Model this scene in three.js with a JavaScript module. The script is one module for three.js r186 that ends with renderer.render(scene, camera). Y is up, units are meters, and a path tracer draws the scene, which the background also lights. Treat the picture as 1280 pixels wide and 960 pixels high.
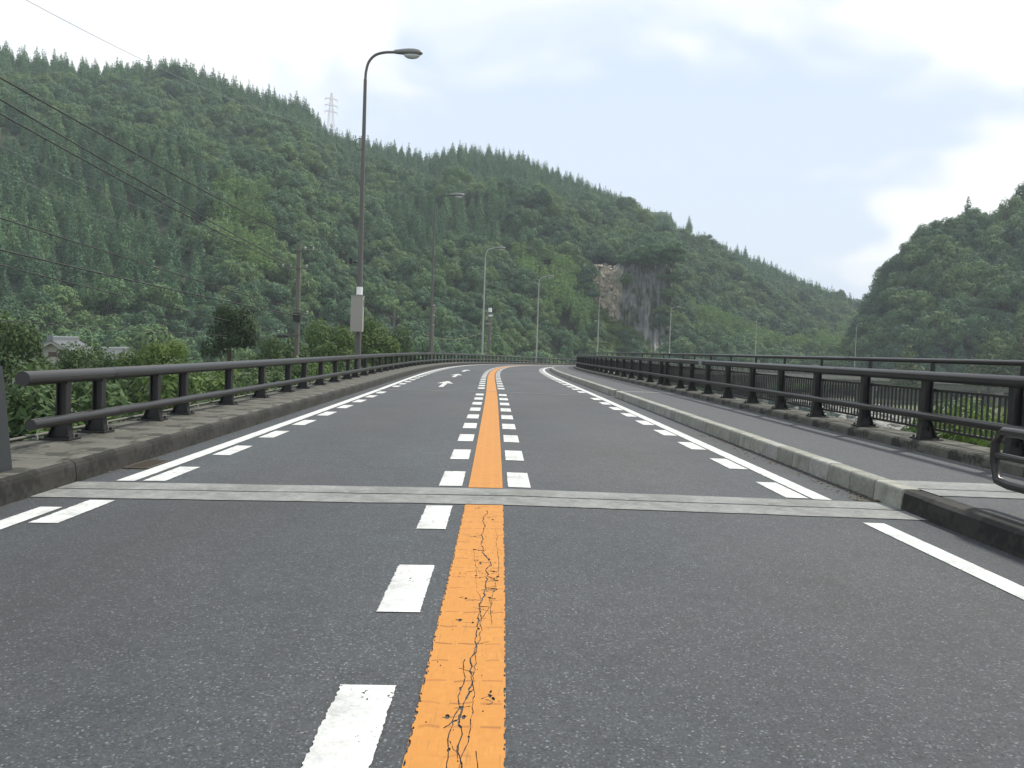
import * as THREE from 'three';
import { mergeGeometries } from 'three/addons/utils/BufferGeometryUtils.js';
import { ImprovedNoise } from 'three/addons/math/ImprovedNoise.js';

// ---------------------------------------------------------------- camera, sky, sun, exposure
const scene = new THREE.Scene();
const camera = new THREE.PerspectiveCamera(2 * Math.atan(480 / 1030) * 180 / Math.PI, 4 / 3, 0.1, 4000);
camera.position.set(0, 1.3, 0);
camera.rotation.order = 'YXZ';
camera.rotation.set(-0.04196, 0.0004, 0.03527);
camera.updateMatrixWorld(true);
scene.add(camera);

const renderer = new THREE.WebGLRenderer({ antialias: true });
renderer.toneMapping = THREE.LinearToneMapping;
renderer.toneMappingExposure = 1.0;
renderer.shadowMap.enabled = true;

const noise3 = new ImprovedNoise();
const N = (x, y, z = 0) => noise3.noise(x, y, z);
function fbm(x, y, z, oct = 4) { let a = 0.5, v = 0; for (let i = 0; i < oct; i++) { v += a * N(x, y, z); x = x * 2.03 + 7.1; y = y * 2.03 + 3.7; z = z * 2.03 + 1.9; a *= 0.5; } return v; }
function rngOf(seed) { let a = seed >>> 0; return () => { a = (a + 0x6D2B79F5) | 0; let t = Math.imul(a ^ (a >>> 15), 1 | a); t = (t + Math.imul(t ^ (t >>> 7), 61 | t)) ^ t; return ((t ^ (t >>> 14)) >>> 0) / 4294967296; }; }
const clamp = (x, a, b) => Math.min(b, Math.max(a, x));
const sstep = (a, b, x) => { const t = clamp((x - a) / (b - a), 0, 1); return t * t * (3 - 2 * t); };
const lerp = (a, b, t) => a + (b - a) * t;

const sunDir = new THREE.Vector3(Math.sin(0.92) * Math.cos(0.92), Math.sin(0.92), -Math.cos(0.92) * Math.cos(0.92)).normalize();
{ // hazy summer sky with broad soft clouds
  const W = 1024, H = 512, data = new Float32Array(W * H * 4);
  for (let j = 0; j < H; j++) {
    const up = ((j + 0.5) / H - 0.5) * Math.PI, y = Math.sin(up), c = Math.cos(up);
    for (let i = 0; i < W; i++) {
      const az = ((i + 0.5) / W - 0.5) * 2 * Math.PI, x = c * Math.cos(az), z = c * Math.sin(az);
      const yy = Math.max(y, 0.0), h = 1 / (yy + 0.22), px = x * h, pz = z * h;
      const t = Math.pow(1 - yy, 2.2);
      let r = lerp(0.60, 0.83, t), g = lerp(0.77, 0.925, t), b = lerp(0.99, 1.05, t);
      const warp = fbm(px * 1.1 + 8.4, pz * 1.1, 5.2, 4);
      const cl = fbm(px * 0.95 + warp * 0.9 + 21.7, pz * 0.95 + warp * 0.5 + 4.6, 0.7, 6);
      const thick = sstep(-0.22, 0.03, cl);
      const veil = fbm(px * 0.5 + 30, pz * 0.5 + 9, 2.3, 4);
      const grey = sstep(0.0, 0.25, veil) * 0.5;
      const cr = lerp(1.16, 0.98, grey), cg = lerp(1.165, 1.02, grey), cb = lerp(1.17, 1.08, grey);
      const m = 0.12 + thick * 0.84;
      r = lerp(r, cr, m); g = lerp(g, cg, m); b = lerp(b, cb, m);
      const o = (j * W + i) * 4;
      data[o] = r; data[o + 1] = g; data[o + 2] = b; data[o + 3] = 1;
    }
  }
  const sky = new THREE.DataTexture(data, W, H, THREE.RGBAFormat, THREE.FloatType);
  sky.mapping = THREE.EquirectangularReflectionMapping; sky.magFilter = THREE.LinearFilter; sky.minFilter = THREE.LinearFilter; sky.wrapS = THREE.RepeatWrapping; sky.needsUpdate = true;
  scene.background = sky; scene.environment = sky;
}
const sun = new THREE.DirectionalLight(new THREE.Color(1, 0.955, 0.86), 4.9);
sun.position.copy(sunDir).multiplyScalar(300); sun.castShadow = true; sun.shadow.radius = 8;
sun.shadow.mapSize.set(4096, 4096);
Object.assign(sun.shadow.camera, { left: -150, right: 150, top: 150, bottom: -150, near: 1, far: 800 });
scene.add(sun); scene.add(sun.target);
scene.fog = new THREE.FogExp2(new THREE.Color(0.82, 0.91, 1.0), 0.00040);

// ---------------------------------------------------------------- helpers
const used = new Map();
function numbered(n) { const k = used.get(n) ?? 0; used.set(n, k + 1); return k ? n + '_' + String(k).padStart(3, '0') : n; }
function tag(o, label, category, group, kind) { if (label) o.userData.label = label; if (category) o.userData.category = category; if (group) o.userData.group = group; if (kind) o.userData.kind = kind; return o; }
function mesh(name, geo, mat, parent) { const m = new THREE.Mesh(geo, mat); m.castShadow = m.receiveShadow = true; if (parent) { m.name = name; parent.add(m); } else { m.name = numbered(name); scene.add(m); } return m; }
function thing(name, label, category, group) { const g = new THREE.Group(); g.name = numbered(name); scene.add(g); return tag(g, label, category, group); }
function cloneThing(src, base, label) { const c = src.clone(); c.name = numbered(base); c.userData = { ...src.userData }; if (label) c.userData.label = label; scene.add(c); return c; }
function structure(name, geo, mat) { const m = mesh(name, geo, mat); m.userData.kind = 'structure'; return m; }
function flat(g) { const q = g.index ? g.toNonIndexed() : g; for (const k of Object.keys(q.attributes)) if (!['position', 'normal', 'uv'].includes(k)) q.deleteAttribute(k); return q; }
function merge(list) { return mergeGeometries(list.map(flat)); }
function bx(w, h, d, x = 0, y = 0, z = 0, rx = 0, ry = 0, rz = 0) { const g = new THREE.BoxGeometry(w, h, d); if (rx || ry || rz) g.applyMatrix4(new THREE.Matrix4().makeRotationFromEuler(new THREE.Euler(rx, ry, rz))); g.translate(x, y, z); return g; }
function cyl(r0, r1, h, x, y, z, seg = 12) { const g = new THREE.CylinderGeometry(r1, r0, h, seg); g.translate(x, y + h / 2, z); return g; }
function bar(a, b, r, seg = 6, r2 = r) { // round bar between two points
  const A = new THREE.Vector3(...a), B = new THREE.Vector3(...b), L = A.distanceTo(B);
  const g = new THREE.CylinderGeometry(r2, r, L, seg); g.translate(0, L / 2, 0);
  g.applyQuaternion(new THREE.Quaternion().setFromUnitVectors(new THREE.Vector3(0, 1, 0), B.clone().sub(A).normalize())); g.translate(A.x, A.y, A.z); return g;
}
function geoFrom(pos, uv, idx, col) { const g = new THREE.BufferGeometry(); g.setAttribute('position', new THREE.Float32BufferAttribute(pos, 3)); if (uv) g.setAttribute('uv', new THREE.Float32BufferAttribute(uv, 2)); if (col) g.setAttribute('color', new THREE.Float32BufferAttribute(col, 3)); if (idx) g.setIndex(idx); g.computeVertexNormals(); return g; }
function at(px, py, depth) { // direction of a photo pixel (1280 x 960), taken to a known depth
  const d = new THREE.Vector3(px - 640, 480 - py, -1030).applyQuaternion(camera.quaternion);
  return camera.position.clone().addScaledVector(d, depth / -d.z);
}
const RGB = (r, g, b) => new THREE.Color().setRGB(r, g, b);
const toS = (v) => Math.round(255 * (v <= 0.0031308 ? v * 12.92 : 1.055 * Math.pow(Math.max(v, 0), 1 / 2.4) - 0.055));

// ---------------------------------------------------------------- textures
function tex(W, H, fn, srgb = true) {
  const d = new Uint8Array(W * H * 4), o = [0, 0, 0, 1];
  for (let j = 0; j < H; j++) for (let i = 0; i < W; i++) {
    fn(i, j, o); const k = (j * W + i) * 4;
    for (let c = 0; c < 3; c++) d[k + c] = clamp(srgb ? toS(o[c]) : Math.round(o[c] * 255), 0, 255);
    d[k + 3] = 255;
  }
  const t = new THREE.DataTexture(d, W, H); t.wrapS = t.wrapT = THREE.RepeatWrapping; t.magFilter = THREE.LinearFilter; t.minFilter = THREE.LinearMipmapLinearFilter; t.generateMipmaps = true;
  if (srgb) t.colorSpace = THREE.SRGBColorSpace; t.needsUpdate = true; return t;
}
// tiling value noise
function tileNoise(cells, seed) { const r = rngOf(seed), v = new Float32Array(cells * cells).map(() => r()); return (x, y) => { x *= cells; y *= cells; const i = Math.floor(x), j = Math.floor(y), fx = x - i, fy = y - j, u = fx * fx * (3 - 2 * fx), w = fy * fy * (3 - 2 * fy); const q = (a, b) => v[((b % cells + cells) % cells) * cells + ((a % cells + cells) % cells)]; return lerp(lerp(q(i, j), q(i + 1, j), u), lerp(q(i, j + 1), q(i + 1, j + 1), u), w); }; }
function asphaltTexture(size, seed, metres, speck) {
  const a = new Float32Array(size * size).fill(0), tint = new Float32Array(size * size).fill(0), r = rngOf(seed);
  const n1 = tileNoise(size / 4, seed + 1), n2 = tileNoise(size / 2, seed + 2), n3 = tileNoise(24, seed + 3), n4 = tileNoise(90, seed + 4);
  for (let j = 0; j < size; j++) for (let i = 0; i < size; i++) { const x = i / size, y = j / size; a[j * size + i] = 0.76 + 0.24 * n1(x, y) + 0.24 * n2(x, y) + 0.16 * (n3(x, y) - 0.5) + 0.2 * (n4(x, y) - 0.5); }
  const ppm = size / metres;
  const cnt = Math.round(metres * metres * speck * 0.75);
  for (let k = 0; k < cnt; k++) {
    const cx = r() * size, cy = r() * size, dark = r() < 0.4, rad = (0.0018 + 0.0042 * Math.pow(r(), 2.5)) * ppm, el = 0.6 + r() * 0.8, amp = dark ? 0.35 + 0.3 * r() : 1.45 + 3.2 * Math.pow(r(), 3), tn = r();
    const R = Math.ceil(rad * 1.4);
    for (let dy = -R; dy <= R; dy++) for (let dx = -R; dx <= R; dx++) {
      const q = Math.hypot(dx * el, dy / el) / rad; if (q > 1) continue;
      const o = ((Math.floor(cy) + dy + size) % size) * size + (Math.floor(cx) + dx + size) % size; a[o] = lerp(a[o], amp, q < 0.7 ? 0.9 : 0.45); tint[o] = dark ? 0 : (tn - 0.5) * 0.25;
    }
  }
  let k = 0; const base = 0.047;
  return tex(size, size, (i, j, o) => { const v = a[j * size + i] * base, t = tint[j * size + i]; o[0] = v * (0.89 + t); o[1] = v; o[2] = v * (1.09 - t); });
}
const asphaltMap = asphaltTexture(2048, 11, 4.6, 16000);
const walkMap = asphaltTexture(1024, 57, 2.6, 9000);
function concreteTexture(seed, base, stain, size = 512) {
  const n = [4, 9, 23, 60, 140].map((c, i) => tileNoise(c, seed + i)), r = tileNoise(size / 2, seed + 9), st = tileNoise(6, seed + 20), st2 = tileNoise(34, seed + 21);
  return tex(size, size, (i, j, o) => {
    const x = i / size, y = j / size; let v = 0; n.forEach((f, k) => { v += (f(x, y) - 0.5) * [0.2, 0.25, 0.22, 0.2, 0.2][k]; }); v += (r(x, y) - 0.5) * 0.16;
    const s = sstep(0.44, 0.72, st(x, y) * 0.6 + st2(x, y) * 0.4 + v * 0.5) * stain, m = (1 + v) * (1 - s * 0.75);
    o[0] = base[0] * m; o[1] = base[1] * m * (1 + s * 0.02); o[2] = base[2] * m * (1 - s * 0.06);
  });
}
const concMap = concreteTexture(3, [0.285, 0.285, 0.262], 0.25);
const dirtyMap = concreteTexture(31, [0.088, 0.086, 0.072], 0.95);
const blackMap = concreteTexture(77, [0.027, 0.026, 0.023], 0.9);
const jointMap = concreteTexture(101, [0.19, 0.195, 0.19], 0.35);
function scaled(t, rx, ry) { const c = t.clone(); c.repeat.set(rx, ry); c.needsUpdate = true; return c; }
const paintMap = concreteTexture(211, [0.50, 0.51, 0.50], 0.10);
function chipTexture(seed, level) { const a = tileNoise(40, seed), b = tileNoise(120, seed + 1), c = tileNoise(9, seed + 2); return tex(512, 512, (i, j, o) => { const x = i / 512, y = j / 512, v = a(x, y) * 0.45 + b(x, y) * 0.35 + c(x, y) * 0.3; o[0] = o[1] = o[2] = v > level ? 0 : 1; }, false); }
const chipFar = chipTexture(5, 0.86), chipNear = chipTexture(8, 0.875);

function canvasTex(W, H, draw, srgb) { const c = document.createElement('canvas'); c.width = W; c.height = H; draw(c.getContext('2d')); const t = new THREE.CanvasTexture(c); t.wrapS = t.wrapT = THREE.RepeatWrapping; t.magFilter = THREE.LinearFilter; if (srgb) t.colorSpace = THREE.SRGBColorSpace; return t; }
const ORANGE = [0.43, 0.18, 0.030];
// near orange line, 0.32 m x 6.4 m: cracks cut through the paint
const crackMask = canvasTex(256, 2048, (g) => {
  g.fillStyle = '#fff'; g.fillRect(0, 0, 256, 2048); const r = rngOf(42); g.strokeStyle = '#000'; g.fillStyle = '#000'; g.lineCap = 'round';
  const walk = (x, y, dx, dy, n, w0, wand) => { for (let i = 0; i < n; i++) { const nx = x + dx * (4 + 6 * r()) + (r() - 0.5) * wand, ny = y + dy * (6 + 9 * r()) + (r() - 0.5) * 5; g.lineWidth = w0 * (0.5 + r()); g.beginPath(); g.moveTo(x, y); g.lineTo(nx, ny); g.stroke(); if (r() < 0.05) { g.beginPath(); g.ellipse(nx, ny, 3 + 4 * r(), 2 + 5 * r(), r() * 3, 0, 7); g.fill(); } x = nx; y = ny; if (r() < 0.07) walk(x, y, (r() < 0.5 ? -1 : 1) * (0.5 + r()), (r() - 0.4) * 0.8, 4 + Math.floor(r() * 7), w0 * 0.7, 6); if (x < 70) dx = Math.abs(dx); if (x > 215) dx = -Math.abs(dx); } };
  walk(150, 80, 0.02, 1, 165, 4.2, 17); walk(190, 820, -0.1, 1, 55, 2.2, 12); walk(150, 1650, 0.4, 1, 26, 3, 14); walk(205, 300, 0, 1, 60, 1.8, 9); walk(180, 1350, 0.2, 1, 30, 2.2, 15); walk(95, 500, 0.1, 1, 40, 1.4, 10); for (let q = 0; q < 26; q++) walk(90 + r() * 130, r() * 2000, (r() < 0.5 ? -1 : 1), 0.15, 5 + Math.floor(r() * 9), 1.3, 4); walk(120, 1100, -0.15, 1, 40, 2.6, 11);
  for (let i = 0; i < 420; i++) { const left = r() < 0.65, y = r() * 2048; g.beginPath(); g.ellipse(left ? r() * 5 : 256 - r() * 3.4, y, 1 + 2.4 * r(), 2 + 6 * r(), 0, 0, 7); g.fill(); }
  for (let i = 0; i < 90; i++) { g.beginPath(); g.ellipse(r() * 256, r() * 2048, 1 + 2.2 * r(), 1 + 2 * r(), 0, 0, 7); g.fill(); }
});
function rippleDraw(spacing, strength) {
  return (g) => {
    const r = rngOf(9 + spacing); g.fillStyle = `rgb(${ORANGE.map(toS).join(',')})`; g.fillRect(0, 0, 256, 2048);
    for (let i = 0; i < 5200; i++) { const v = r(); g.fillStyle = v < 0.5 ? `rgba(130,70,20,${0.01 + 0.03 * r()})` : `rgba(255,205,130,${0.01 + 0.025 * r()})`; g.fillRect(r() * 256, r() * 2048, 2 + r() * 26, 2 + r() * 14); }
    for (let i = 0; i < 700; i++) { g.fillStyle = `rgba(70,60,50,${0.05 + 0.12 * r()})`; g.fillRect(r() * 256, r() * 2048, 1 + 3 * r(), 2 + 40 * r()); }
    for (let y = spacing / 2; y < 2048; y += spacing * (0.9 + 0.2 * r())) for (const [a, b] of [[6, 78], [88, 168], [178, 250]]) { if (r() < 0.18) continue; g.strokeStyle = `rgba(96,52,20,${strength * (0.4 + 0.6 * r())})`; g.lineWidth = 3 + 3 * r(); g.beginPath(); g.moveTo(a + r() * 12, y + (r() - 0.5) * 7); g.lineTo((a + b) / 2, y + (r() - 0.5) * 6); g.lineTo(b - r() * 14, y + (r() - 0.5) * 7); g.stroke(); }
  };
}
const orangeNearMap = canvasTex(256, 2048, rippleDraw(66, 0.45), true);
const orangeFarMap = canvasTex(256, 2048, rippleDraw(34, 0.62), true);

// ---------------------------------------------------------------- materials
const M = {};
const std = (o) => new THREE.MeshStandardMaterial(o);
M.asphalt = std({ map: asphaltMap, bumpMap: asphaltMap, bumpScale: 0.003, roughness: 0.86, vertexColors: true });
M.walk = std({ map: walkMap, bumpMap: walkMap, bumpScale: 0.003, roughness: 0.92, color: RGB(1.35, 1.29, 1.27) });
M.paint = std({ map: paintMap, alphaMap: chipFar, alphaTest: 0.5, roughness: 0.72 });
M.paintNear = std({ map: paintMap, alphaMap: chipNear, alphaTest: 0.5, roughness: 0.75 });
M.orangeNear = std({ map: orangeNearMap, alphaMap: crackMask, alphaTest: 0.5, bumpMap: orangeNearMap, bumpScale: 0.003, roughness: 0.75 });
M.orange = std({ map: orangeFarMap, bumpMap: orangeFarMap, bumpScale: 0.003, roughness: 0.75 });
M.joint = std({ map: jointMap, bumpMap: jointMap, bumpScale: 0.004, roughness: 0.9 });
M.conc = std({ map: concMap, bumpMap: concMap, bumpScale: 0.004, roughness: 0.93 });
M.conc2 = std({ map: concMap, bumpMap: concMap, bumpScale: 0.004, roughness: 0.93, color: RGB(0.84, 0.85, 0.8) });
M.conc3 = std({ map: concMap, bumpMap: concMap, bumpScale: 0.004, roughness: 0.93, color: RGB(0.95, 0.96, 0.9) });
M.dirty = std({ map: dirtyMap, bumpMap: dirtyMap, bumpScale: 0.008, roughness: 0.95 });
M.black = std({ map: blackMap, bumpMap: blackMap, bumpScale: 0.008, roughness: 0.95 });
M.gap = std({ color: RGB(0.015, 0.015, 0.015), roughness: 0.9 });
const railRough = concreteTexture(401, [0.42, 0.42, 0.42], 0.35);
M.rail = std({ color: RGB(0.019, 0.0175, 0.017), roughness: 0.34, metalness: 0.1, roughnessMap: null });
M.post = std({ color: RGB(0.011, 0.0105, 0.0105), roughness: 0.5 });
M.picket = std({ color: RGB(0.018, 0.017, 0.016), roughness: 0.6 });
M.block = std({ color: RGB(0.036, 0.040, 0.044), roughness: 0.4, metalness: 0.2 });
M.galv = std({ color: RGB(0.30, 0.31, 0.30), roughness: 0.6, metalness: 0.25 });
M.galvWeathered = std({ color: RGB(0.34, 0.345, 0.33), roughness: 0.7, metalness: 0.2 });
M.cabinet = std({ color: RGB(0.28, 0.27, 0.24), roughness: 0.55 });
M.white = std({ color: RGB(0.72, 0.73, 0.73), roughness: 0.5 });
M.lampShell = std({ color: RGB(0.17, 0.175, 0.17), roughness: 0.5, metalness: 0.3 });
M.lens = new THREE.MeshPhysicalMaterial({ color: RGB(0.42, 0.43, 0.42), roughness: 0.25, clearcoat: 0.5 });
M.poleConc = std({ color: RGB(0.125, 0.12, 0.105), roughness: 0.9 });
M.galvDark = std({ color: RGB(0.105, 0.105, 0.095), roughness: 0.65, metalness: 0.2 });  // darker galvanised tone, for the first two lamps and the conduit
M.wire = std({ color: RGB(0.02, 0.02, 0.022), roughness: 0.7 });
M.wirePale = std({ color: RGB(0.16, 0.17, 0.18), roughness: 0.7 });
M.yellow = std({ color: RGB(0.30, 0.28, 0.10), roughness: 0.6 });
M.roofTile = std({ color: RGB(0.15, 0.16, 0.172), roughness: 0.42 });
M.plaster = std({ color: RGB(0.34, 0.335, 0.30), roughness: 0.9 });
M.timber = std({ color: RGB(0.08, 0.055, 0.04), roughness: 0.85 });
M.glass = std({ color: RGB(0.03, 0.035, 0.04), roughness: 0.1 });
M.bark = std({ color: RGB(0.085, 0.066, 0.048), roughness: 0.95 });
M.pylon = std({ color: RGB(0.66, 0.58, 0.56), roughness: 0.6, metalness: 0.2 });  // lightened towards the sky colour: distance haze put into the colour
const leaf = (r, g, b, t = 0.35) => new THREE.MeshPhysicalMaterial({ color: RGB(r, g, b), vertexColors: true, roughness: 0.85, transmission: t, thickness: 0, side: THREE.DoubleSide, specularIntensity: 0.4 });

// ---------------------------------------------------------------- road alignment (straight, then a long right-hand bend, falling gently)
const KS = [-60, -1, 0, 12, 25, 40, 60, 85, 120, 180, 330], KV = [0, 0, -0.00387, 0.00013, -0.00083, 0.00187, 0.00365, 0.00472, 0.00597, 0.01003, 0.0105];
const interp = (x, X, Y) => { if (x <= X[0]) return Y[0]; for (let i = 1; i < X.length; i++) if (x <= X[i]) return lerp(Y[i - 1], Y[i], (x - X[i - 1]) / (X[i] - X[i - 1])); return Y[Y.length - 1]; };
const DS = 0.25, S0 = -60, PATH = [];
{ let th = 0, x = 0, z = 0; const fw = [];
  for (let s = 0; s <= 330; s += DS) { fw.push([x, z, th]); x += Math.sin(th) * DS; z += Math.cos(th) * DS; th += interp(s, KS, KV) * DS; }
  for (let s = S0; s < 0; s += DS) PATH.push([0, s, 0]);
  PATH.push(...fw); }
function path(s) { const q = clamp((s - S0) / DS, 0, PATH.length - 1.001), i = Math.floor(q), f = q - i, a = PATH[i], b = PATH[i + 1]; return [lerp(a[0], b[0], f), lerp(a[1], b[1], f), lerp(a[2], b[2], f)]; }
const KVERT = 0.0002, SV = 29.3;
const vert = (s) => { const d = Math.max(0, s - SV); return -(d < 60 ? 0.5 * KVERT * d * d : 0.5 * KVERT * 3600 + KVERT * 60 * (d - 60)); };
const surf = (s, u) => vert(s) + (0.00512 - 0.01138 * clamp((s - 10) / 60, 0, 1)) * u - 0.01015 * Math.abs(u);
function rp(s, u, h) { const [x, z, th] = path(s); return [x + u * Math.cos(th), surf(s, u) + h, -(z - u * Math.sin(th))]; }
const yawAt = (s) => -path(s)[2];
function put(o, s, u, h) { o.position.set(...rp(s, u, h)); o.rotation.y = yawAt(s); return o; }
function stations(a, b, step) { const n = Math.max(1, Math.round((b - a) / step)), r = []; for (let i = 0; i <= n; i++) r.push(a + (b - a) * i / n); return r; }
// sweep a profile of [u, h] points along the road; each profile segment has its own flat shading
function sweep(profile, a, b, step = 0.6, uvScale = 1, cap = true) {
  const S = stations(a, b, step), pos = [], uv = [], idx = []; let acc = 0;
  for (let k = 0; k + 1 < profile.length; k++) {
    const [u0, h0] = profile[k], [u1, h1] = profile[k + 1], L = Math.hypot(u1 - u0, h1 - h0), o = pos.length / 3;
    S.forEach((s) => { pos.push(...rp(s, u0, h0), ...rp(s, u1, h1)); uv.push(acc * uvScale, s * uvScale, (acc + L) * uvScale, s * uvScale); });
    for (let i = 0; i + 1 < S.length; i++) { const q = o + i * 2; idx.push(q, q + 1, q + 2, q + 1, q + 3, q + 2); }
    acc += L;
  }
  if (cap) for (const [s, flip] of [[a, 1], [b, 0]]) { const o = pos.length / 3; profile.forEach(([u, h]) => { pos.push(...rp(s, u, h)); uv.push(u * uvScale, h * uvScale); }); const tri = THREE.ShapeUtils.triangulateShape(profile.map(([u, h]) => new THREE.Vector2(u, h)), []); tri.forEach(([x, y, z]) => flip ? idx.push(o + x, o + y, o + z) : idx.push(o + x, o + z, o + y)); }
  return geoFrom(pos, uv, idx);
}
function pipe(u, h, r, a, b, step = 1, seg = 14) {
  const S = stations(a, b, step), pos = [], uv = [], idx = [];
  S.forEach((s) => { for (let k = 0; k <= seg; k++) { const t = k / seg * 2 * Math.PI; pos.push(...rp(s, u + r * Math.cos(t), h + r * Math.sin(t))); uv.push(k / seg, s); } });
  for (let i = 0; i + 1 < S.length; i++) for (let k = 0; k < seg; k++) { const q = i * (seg + 1) + k; idx.push(q, q + seg + 1, q + 1, q + 1, q + seg + 1, q + seg + 2); }
  const g = geoFrom(pos, uv, idx), parts = [g];
  for (const s of [a, b]) { const p2 = [], i2 = [], u2 = []; p2.push(...rp(s, u, h)); u2.push(0, 0); for (let k = 0; k <= seg; k++) { const t = k / seg * 2 * Math.PI; p2.push(...rp(s, u + r * Math.cos(t), h + r * Math.sin(t))); u2.push(0, 0); if (k) s === a ? i2.push(0, k, k + 1) : i2.push(0, k + 1, k); } parts.push(geoFrom(p2, u2, i2)); }
  return merge(parts);
}

// ---------------------------------------------------------------- the road and its markings
const road = (() => {
  const pos = [], uv = [], col = [], idx = [];
  const S = [...stations(-40, -2, 2), ...stations(-1.8, 16, 0.2), ...stations(16.5, 60, 0.5), ...stations(61, 310, 1)], U = stations(-3.95, 3.7, 0.255);
  S.forEach((s) => U.forEach((u) => {
    pos.push(...rp(s, u, 0)); uv.push(u / 4.6, s / 4.6);
    const b = fbm(u * 0.55 + 3, s * 0.22, 1.5, 4), t = fbm(u * 0.4 + 9, s * 0.16 + 2, 7.5, 3), track = Math.exp(-Math.pow((Math.abs(u) - 1.0) / 0.5, 2)) + Math.exp(-Math.pow((Math.abs(u) - 2.45) / 0.4, 2));
    const lane = Math.abs(u) > 3.2 ? 0.86 : 1, v = (1 + b * 0.42) * lane * (s > 7.3 ? 1.02 : 0.93), w = (clamp(0.05 + t * 2.2, -0.35, 0.9) + 0.45 * Math.exp(-Math.pow((Math.abs(u + 0.13) - 1.75) / 0.55, 2))) * 0.12;
    col.push(v * (1 + w * 0.75 + 0.01 * track), v * (1 - w * 0.1), v * (1 - w * 0.55 + 0.02));
  }));
  const n = U.length; for (let i = 0; i + 1 < S.length; i++) for (let k = 0; k + 1 < n; k++) { const q = i * n + k; idx.push(q, q + 1, q + n, q + 1, q + n + 1, q + n); }
  return structure('road', geoFrom(pos, uv, idx, col), M.asphalt);
})();
const jr = rngOf(5);
function ribbon(u0, u1, a, b, lift, step = 0.5, ragged = 0, whole) {
  const S = stations(a, b, ragged ? 0.014 : step), pos = [], uv = [], idx = [];
  S.forEach((s, i) => { const e = (i === 0 || i === S.length - 1) ? 0 : ragged; const cols = ragged || (u1 - u0) < 0.2 ? 1 : 2;
    const j0 = e * (Math.pow(jr(), 2) * 1.6 + 0.6 * N(s * 23, u0 * 9, 3)), j1 = e * (Math.pow(jr(), 3) + 0.5 * N(s * 19, u1 * 9, 8));
    pos.push(...rp(s, u0 + j0, lift), ...rp(s, u1 - j1, lift)); if (whole) uv.push(0, (s - a) / whole, 1, (s - a) / whole); else uv.push(u0 * 1.3, s * 1.3, u1 * 1.3, s * 1.3); });
  for (let i = 0; i + 1 < S.length; i++) { const q = i * 2; idx.push(q, q + 1, q + 2, q + 1, q + 3, q + 2); }
  return geoFrom(pos, uv, idx);
}
{
  const P = 0.005;
  tag(mesh('centre_line', ribbon(-0.289, 0.031, 0.42, 6.80, P, 0.5, 0, 6.4), M.orangeNear, road), 'cracked orange centre line in front of the expansion joint');
  mesh('centre_line', ribbon(-0.289, 0.031, 7.64, 24.76, P, 0.5, 0, 3.4), M.orange, road);
  mesh('centre_line', ribbon(-0.289, 0.031, 24.92, 300, P, 1, 0, 3.4), M.orange, road);
  mesh('centre_line', ribbon(-0.289, 0.031, -38, 0.42, P, 2, 0, 3.4), M.orange, road);
  for (const [a, b] of [[-38, 6.42], [7.7, 24.76], [24.92, 300]]) mesh('edge_line', ribbon(-3.571, -3.40, a, b, P, 0.7), M.paint, road);
  for (const [a, b] of [[-38, 6.62], [7.66, 24.76], [24.92, 300]]) mesh('edge_line', ribbon(2.964, 3.14, a, b, P, 0.7), M.paint, road);
  // short deceleration dashes beside the centre line and the edge lines
  for (const s of [-9.1, -7.2, -5.3, -3.4, -1.5, 0.38, 2.23, 3.99, 5.86]) mesh('dash_mark', ribbon(-0.602, -0.386, s, s + 0.88, P, 0.4, s > 0 ? 0.006 : 0), M.paintNear, road);
  for (let s = -11.0; s < 7; s += 1.872) mesh('dash_mark', ribbon(-3.345, -3.135, s, s + 0.885, P, 0.4, s > 4 ? 0.006 : 0), M.paintNear, road);
  for (let s = 7.72, i = 0; s < 118; s += 1.88, i++) {
    const gapAt = (x) => x < 24.95 && x + 0.93 > 24.72;
    for (const [u0, u1, ds] of [[-0.571, -0.350, 0], [0.080, 0.298, 0], [-3.335, -3.125, 0], [2.715, 2.935, -0.02]]) {
      const a = s + ds; if (gapAt(a)) continue; mesh('dash_mark', ribbon(u0, u1, a, a + 0.92, P, 0.5, i < 3 ? 0.004 : 0), M.paint, road);
    }
  }
  for (const s of [27.2, 36.6, 46.0]) { // straight-ahead arrows in the oncoming lane
    const uc = -1.80, pts = [[uc - 0.08, s], [uc + 0.08, s], [uc + 0.08, s + 2.9], [uc + 0.29, s + 2.7], [uc, s + 5.0], [uc - 0.29, s + 2.7], [uc - 0.08, s + 2.9]];
    const tri = THREE.ShapeUtils.triangulateShape(pts.map(([x, y]) => new THREE.Vector2(x, y)), []), pos = [], uv = []; pts.forEach(([u, t]) => { pos.push(...rp(t, u, P)); uv.push(u, t); });
    mesh('arrow_mark', geoFrom(pos, uv, tri.flat()), M.paint, road);
  }
}
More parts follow.
